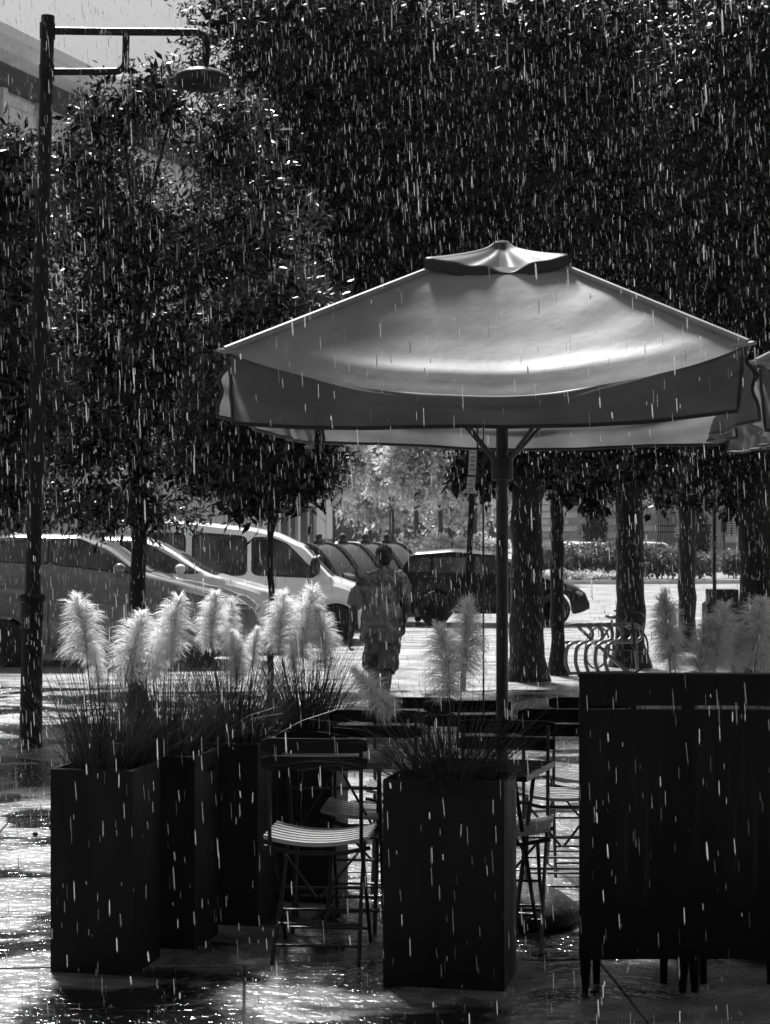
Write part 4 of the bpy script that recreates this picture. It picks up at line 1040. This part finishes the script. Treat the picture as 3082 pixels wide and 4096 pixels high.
# ------------------------------------------------------------------ folding bistro chairs and tables
def chair(label, loc, rz):
    t = thing('folding_chair', label, 'chair', loc, rz, 'folding slatted cafe chairs')
    # local +y = the way the sitter faces; seat .50 high, back .93
    W_ = .40
    for i in range(7):                      # seat slats run across, dished in the middle
        y = -.19 + i * .060; pts = []
        vs_ = []; K = 10
        for j in range(K + 1):
            u = -1 + 2 * j / K; z = .478 + .030 * u * u; x = u * (W_ / 2 + .015)
            vs_ += [(x, y - .017, z), (x, y + .017, z), (x, y + .014, z + .016), (x, y - .014, z + .016)]
        fs = [(j * 4 + a, j * 4 + (a + 1) % 4, (j + 1) * 4 + (a + 1) % 4, (j + 1) * 4 + a) for j in range(K) for a in range(4)] + [(3, 2, 1, 0), (K * 4, K * 4 + 1, K * 4 + 2, K * 4 + 3)]
        MB().add(vs_, fs).build('seat_slat', M_slat, t)
    for y in (-.16, .15):
        MB().tube([(-W_ / 2 - .02, y, .470), (-.1, y, .445), (.1, y, .445), (W_ / 2 + .02, y, .470)], .009, 8).build('seat_rail', M_black, t, True)
    for z in (.826, .898):                  # back slats, gently bowed, rounded ends
        vs_ = []; K = 12; hh = .029
        for j in range(K + 1):
            u = -1 + 2 * j / K; x = u * (W_ / 2 + .018); y = -.245 - .10 * (z - .78) - .022 * (1 - u * u); h_ = hh * (1 - .35 * max(0, abs(u) - .92) / .08)
            vs_ += [(x, y - .008, z - h_), (x, y + .008, z - h_), (x, y + .008, z + h_), (x, y - .008, z + h_)]
        fs = [(j * 4 + a, j * 4 + (a + 1) % 4, (j + 1) * 4 + (a + 1) % 4, (j + 1) * 4 + a) for j in range(K) for a in range(4)] + [(3, 2, 1, 0), (K * 4, K * 4 + 1, K * 4 + 2, K * 4 + 3)]
        MB().add(vs_, fs).build('back_slat', M_back, t)
    for sx in (-1, 1):
        x = sx * (W_ / 2 - .012)
        MB().tube([(x, -.232, .91), (x, -.215, .50), (x - sx * .004, .02, .27), (x - sx * .004, .235, .0)], .0085, 8).build('long_leg', M_black, t, True)
        x2 = x - sx * .022
        MB().tube([(x2, .16, .455), (x2, .02, .27), (x2 + sx * .012, -.22, .0)], .0085, 8).build('short_leg', M_black, t, True)
        MB().tube([(x2, -.03, .44), (x2 * .05, -.10, .25)], .006, 6).build('stay', M_black, t)
    for y, z, ins in ((.175, .07, .004), (.10, .16, .004), (-.165, .065, .015), (-.10, .14, .02), (.02, .27, .02)):
        MB().tube([(-W_ / 2 + .012 + ins, y, z), (W_ / 2 - .012 - ins, y, z)], .006, 8).build('crossbar', M_black, t, True)
    return t
PI = math.pi
chair('nearest folding chair at the left, back to the camera, wet slatted seat', (-.265, 8.00, 0), R(-5))
chair('folding chair across the left table, seat showing past the nearest chair', (-.06, 8.72, 0), R(180 - 4))
chair('folding chair behind the centre planter grass, back slats beyond the left table', (.13, 9.42, 0), R(178))
chair('farthest folding chair, back slat crossing the parasol pole', (.40, 9.78, 0), R(2))
chair('folding chair at the right table beside the centre planter, facing the camera', (.50, 8.22, 0), R(180 - 8))
chair('folding chair with visible slatted seat between parasol pole and black screen', (.86, 9.32, 0), R(-3))
chair('folding chair at the back right, cut off by the black screen', (1.05, 9.98, 0), R(0))
def table(label, loc, rz, W_=.55, zt=.76):
    t = thing('cafe_table', label, 'table', loc, rz, 'square folding cafe tables')
    a = W_ / 2; rows = [(a - .02, zt - .028), (a, zt - .026), (a, zt - .004), (a - .004, zt), (a - .012, zt), (a - .016, zt - .004)]
    vs_ = [(sx * h, sy * h, z) for h, z in rows for sx, sy in ((-1, -1), (1, -1), (1, 1), (-1, 1))]
    n = len(rows)
    MB().add(vs_, [(j * 4 + k, j * 4 + (k + 1) % 4, (j + 1) * 4 + (k + 1) % 4, (j + 1) * 4 + k) for j in range(n - 1) for k in range(4)] + [((n - 1) * 4, (n - 1) * 4 + 1, (n - 1) * 4 + 2, (n - 1) * 4 + 3), (3, 2, 1, 0)]).build('tabletop', MATS['wet_top'], t)
    for sx in (-1, 1):
        x = sx * (a - .06)
        MB().tube([(x, -a + .04, zt - .03), (x, a - .06, .0)], .0095, 8).build('leg', M_black, t, True)
        MB().tube([(x - sx * .02, a - .04, zt - .03), (x - sx * .02, -a + .06, .0)], .0095, 8).build('leg', M_black, t, True)
        MB().tube([(x - sx * .01, -a + .02, zt - .035), (x - sx * .01, a - .02, zt - .035)], .008, 8).build('top_rail', M_black, t, True)
    for y, z in ((a - .10, .10), (-a + .10, .10), (-a + .07, zt - .12)):
        MB().tube([(-a + .06, y, z), (a - .06, y, z)], .007, 8).build('crossbar', M_black, t, True)
    MB().tube([(-a + .07, -.02, .40), (0, .06, zt - .05)], .006, 6).build('stay', M_black, t); MB().tube([(a - .07, -.02, .40), (0, .06, zt - .05)], .006, 6).build('stay', M_black, t)
    return t
mat('wet_top', .03, .10, bump=.25, bscale=40, spec=.6, rvar=.08, vscale=20)
table('left square cafe table, beyond the nearest chair', (-.215, 8.57, 0), R(-3), .52)
table('right square cafe table with wet top, its corner beside the centre planter', (.40, 8.20, 0), R(-17))

# small stone on the paving at the left
p = Vector((gx(141, gd(3345)), gd(3345), 0))
tag(MB().ellip((0, 0, .012), (.017, .015, .013), 12, 8).build('pebble', M_rubber, None, True, 180, loc=p), 'small black pebble on the wet paving left of the planters', 'pebble')

# ------------------------------------------------------------------ rain: falling drops drawn out into slender spindles
def spindles(P, Ln, Wd, tilt, name, m):
    n = len(P); V = np.zeros((n, 10, 3)); r_ = np.random.default_rng(5)
    ang = r_.random(n) * np.pi
    for k_ in range(4):
        a = ang + k_ * np.pi / 2
        off = np.stack([np.cos(a), np.sin(a), np.zeros(n)], 1)
        V[:, 1 + k_] = P + off * (Wd * .8)[:, None] + np.stack([tilt * .25, 0 * tilt, Ln * .25], 1)
        V[:, 5 + k_] = P + off * (Wd * 1.0)[:, None] - np.stack([tilt * .3, 0 * tilt, Ln * .3], 1)
    V[:, 0] = P + np.stack([tilt * .5, 0 * tilt, Ln * .5], 1); V[:, 9] = P - np.stack([tilt * .5, 0 * tilt, Ln * .5], 1)
    T = []
    for k_ in range(4):
        k2 = (k_ + 1) % 4
        T += [(0, 1 + k_, 1 + k2, 1 + k2), (1 + k_, 5 + k_, 5 + k2, 1 + k2), (5 + k_, 9, 5 + k2, 5 + k2)]
    tri = np.array([(0, 1 + k_, 1 + (k_ + 1) % 4) for k_ in range(4)] + [(5 + k_, 9, 5 + (k_ + 1) % 4) for k_ in range(4)]
                   + [(1 + k_, 5 + k_, 5 + (k_ + 1) % 4) for k_ in range(4)] + [(1 + k_, 5 + (k_ + 1) % 4, 1 + (k_ + 1) % 4) for k_ in range(4)])
    Q = ((np.arange(n) * 10)[:, None, None] + tri[None]).reshape(-1, 3)
    me = fast_mesh(name, V.reshape(-1, 3), Q, m); me.polygons.foreach_set('use_smooth', [True] * len(me.polygons))
    return link(name, me)
NR_ = 52000
dd = (rng.random(NR_) * (22.0 ** 2.7 - 4.4 ** 2.7) + 4.4 ** 2.7) ** (1 / 2.7)
X = (rng.random(NR_) * 2 - 1) * .26 * dd
Z = HC + (rng.random(NR_) * (.31 + .285) - .285) * dd
ok = (Z > .03)
# dry under the two parasols
for cx, cy in ((UX, UD), (2.80, 9.22)):
    ok &= ~((np.abs(X - cx) < 1.15) & (np.abs(dd - cy) < 1.15) & (Z < 3.05))
dd, X, Z = dd[ok], X[ok], Z[ok]; n = len(dd)
Ln = .014 + .058 * rng.random(n) ** 1.4; Wd = .00055 + .0017 * rng.random(n) ** 3
dim = rng.random(n) < .45; til = -.045 * Ln + rng.normal(size=n) * .0012; PP = np.stack([X, dd, Z], 1)
M_rain2 = thin_mat('dim_rain_water', .42, .5, rough=.25, gloss=.4)  # same streaks as the bright rain, dimmer light put into the colour
for nm_, sel, mm, lb_ in (('rain', ~dim, M_rain, 'bright streaks of falling rain all over the picture'), ('dim_rain', dim, M_rain2, 'fainter grey streaks of rain in a dimmer colour between the bright ones')):
    tag(spindles(PP[sel], Ln[sel], Wd[sel], til[sel], nm_, mm), lb_, 'rain', None, 'stuff')
# drips along the far hem of the parasol
n = 60; u = np.linspace(-.9, .9, n); c_, s_ = math.cos(R(-8)), math.sin(R(-8))
lx, ly = u * 1.0, np.full(n, 1.0 - .06); P = np.stack([UX + lx * c_ - ly * s_, UD + lx * s_ + ly * c_, 2.172 - .02 * rng.random(n) - .10 * (rng.random(n) < .12) * rng.random(n)], 1)
do = spindles(P, .016 * (.6 + rng.random(n)), np.full(n, .0035), np.zeros(n), 'drips', M_rain); tag(do, 'bright water drops hanging along the far hem of the parasol', 'water drops', None, 'stuff')
# splashes on the paving
n = 1500; d_ = 5.8 + rng.random(n) ** 1.4 * 12; P = np.stack([(rng.random(n) * 2 - 1) * .23 * d_, d_, .004 + .022 * rng.random(n) ** 2], 1)
so_ = spindles(P, .006 + .012 * rng.random(n), .0012 + .0012 * rng.random(n), rng.normal(size=n) * .004, 'rain_splashes', M_rain); tag(so_, 'tiny splashes of rain hitting the wet paving', 'splashes', None, 'stuff')

# ------------------------------------------------------------------ rain-filled air
hz = bpy.data.materials.new('rain_air'); hz.use_nodes = True; n_ = hz.node_tree; n_.nodes.clear()
out = n_.nodes.new('ShaderNodeOutputMaterial'); pv = n_.nodes.new('ShaderNodeVolumePrincipled')
pv.inputs['Density'].default_value = .00012; pv.inputs['Anisotropy'].default_value = .3; pv.inputs['Color'].default_value = (.9, .9, .9, 1)
n_.links.new(pv.outputs[0], out.inputs['Volume'])
tag(MB().box((0, 125, 9), (330, 280, 22)).build('haze', hz), 'thin veil of rain in the air', None, None, 'stuff')
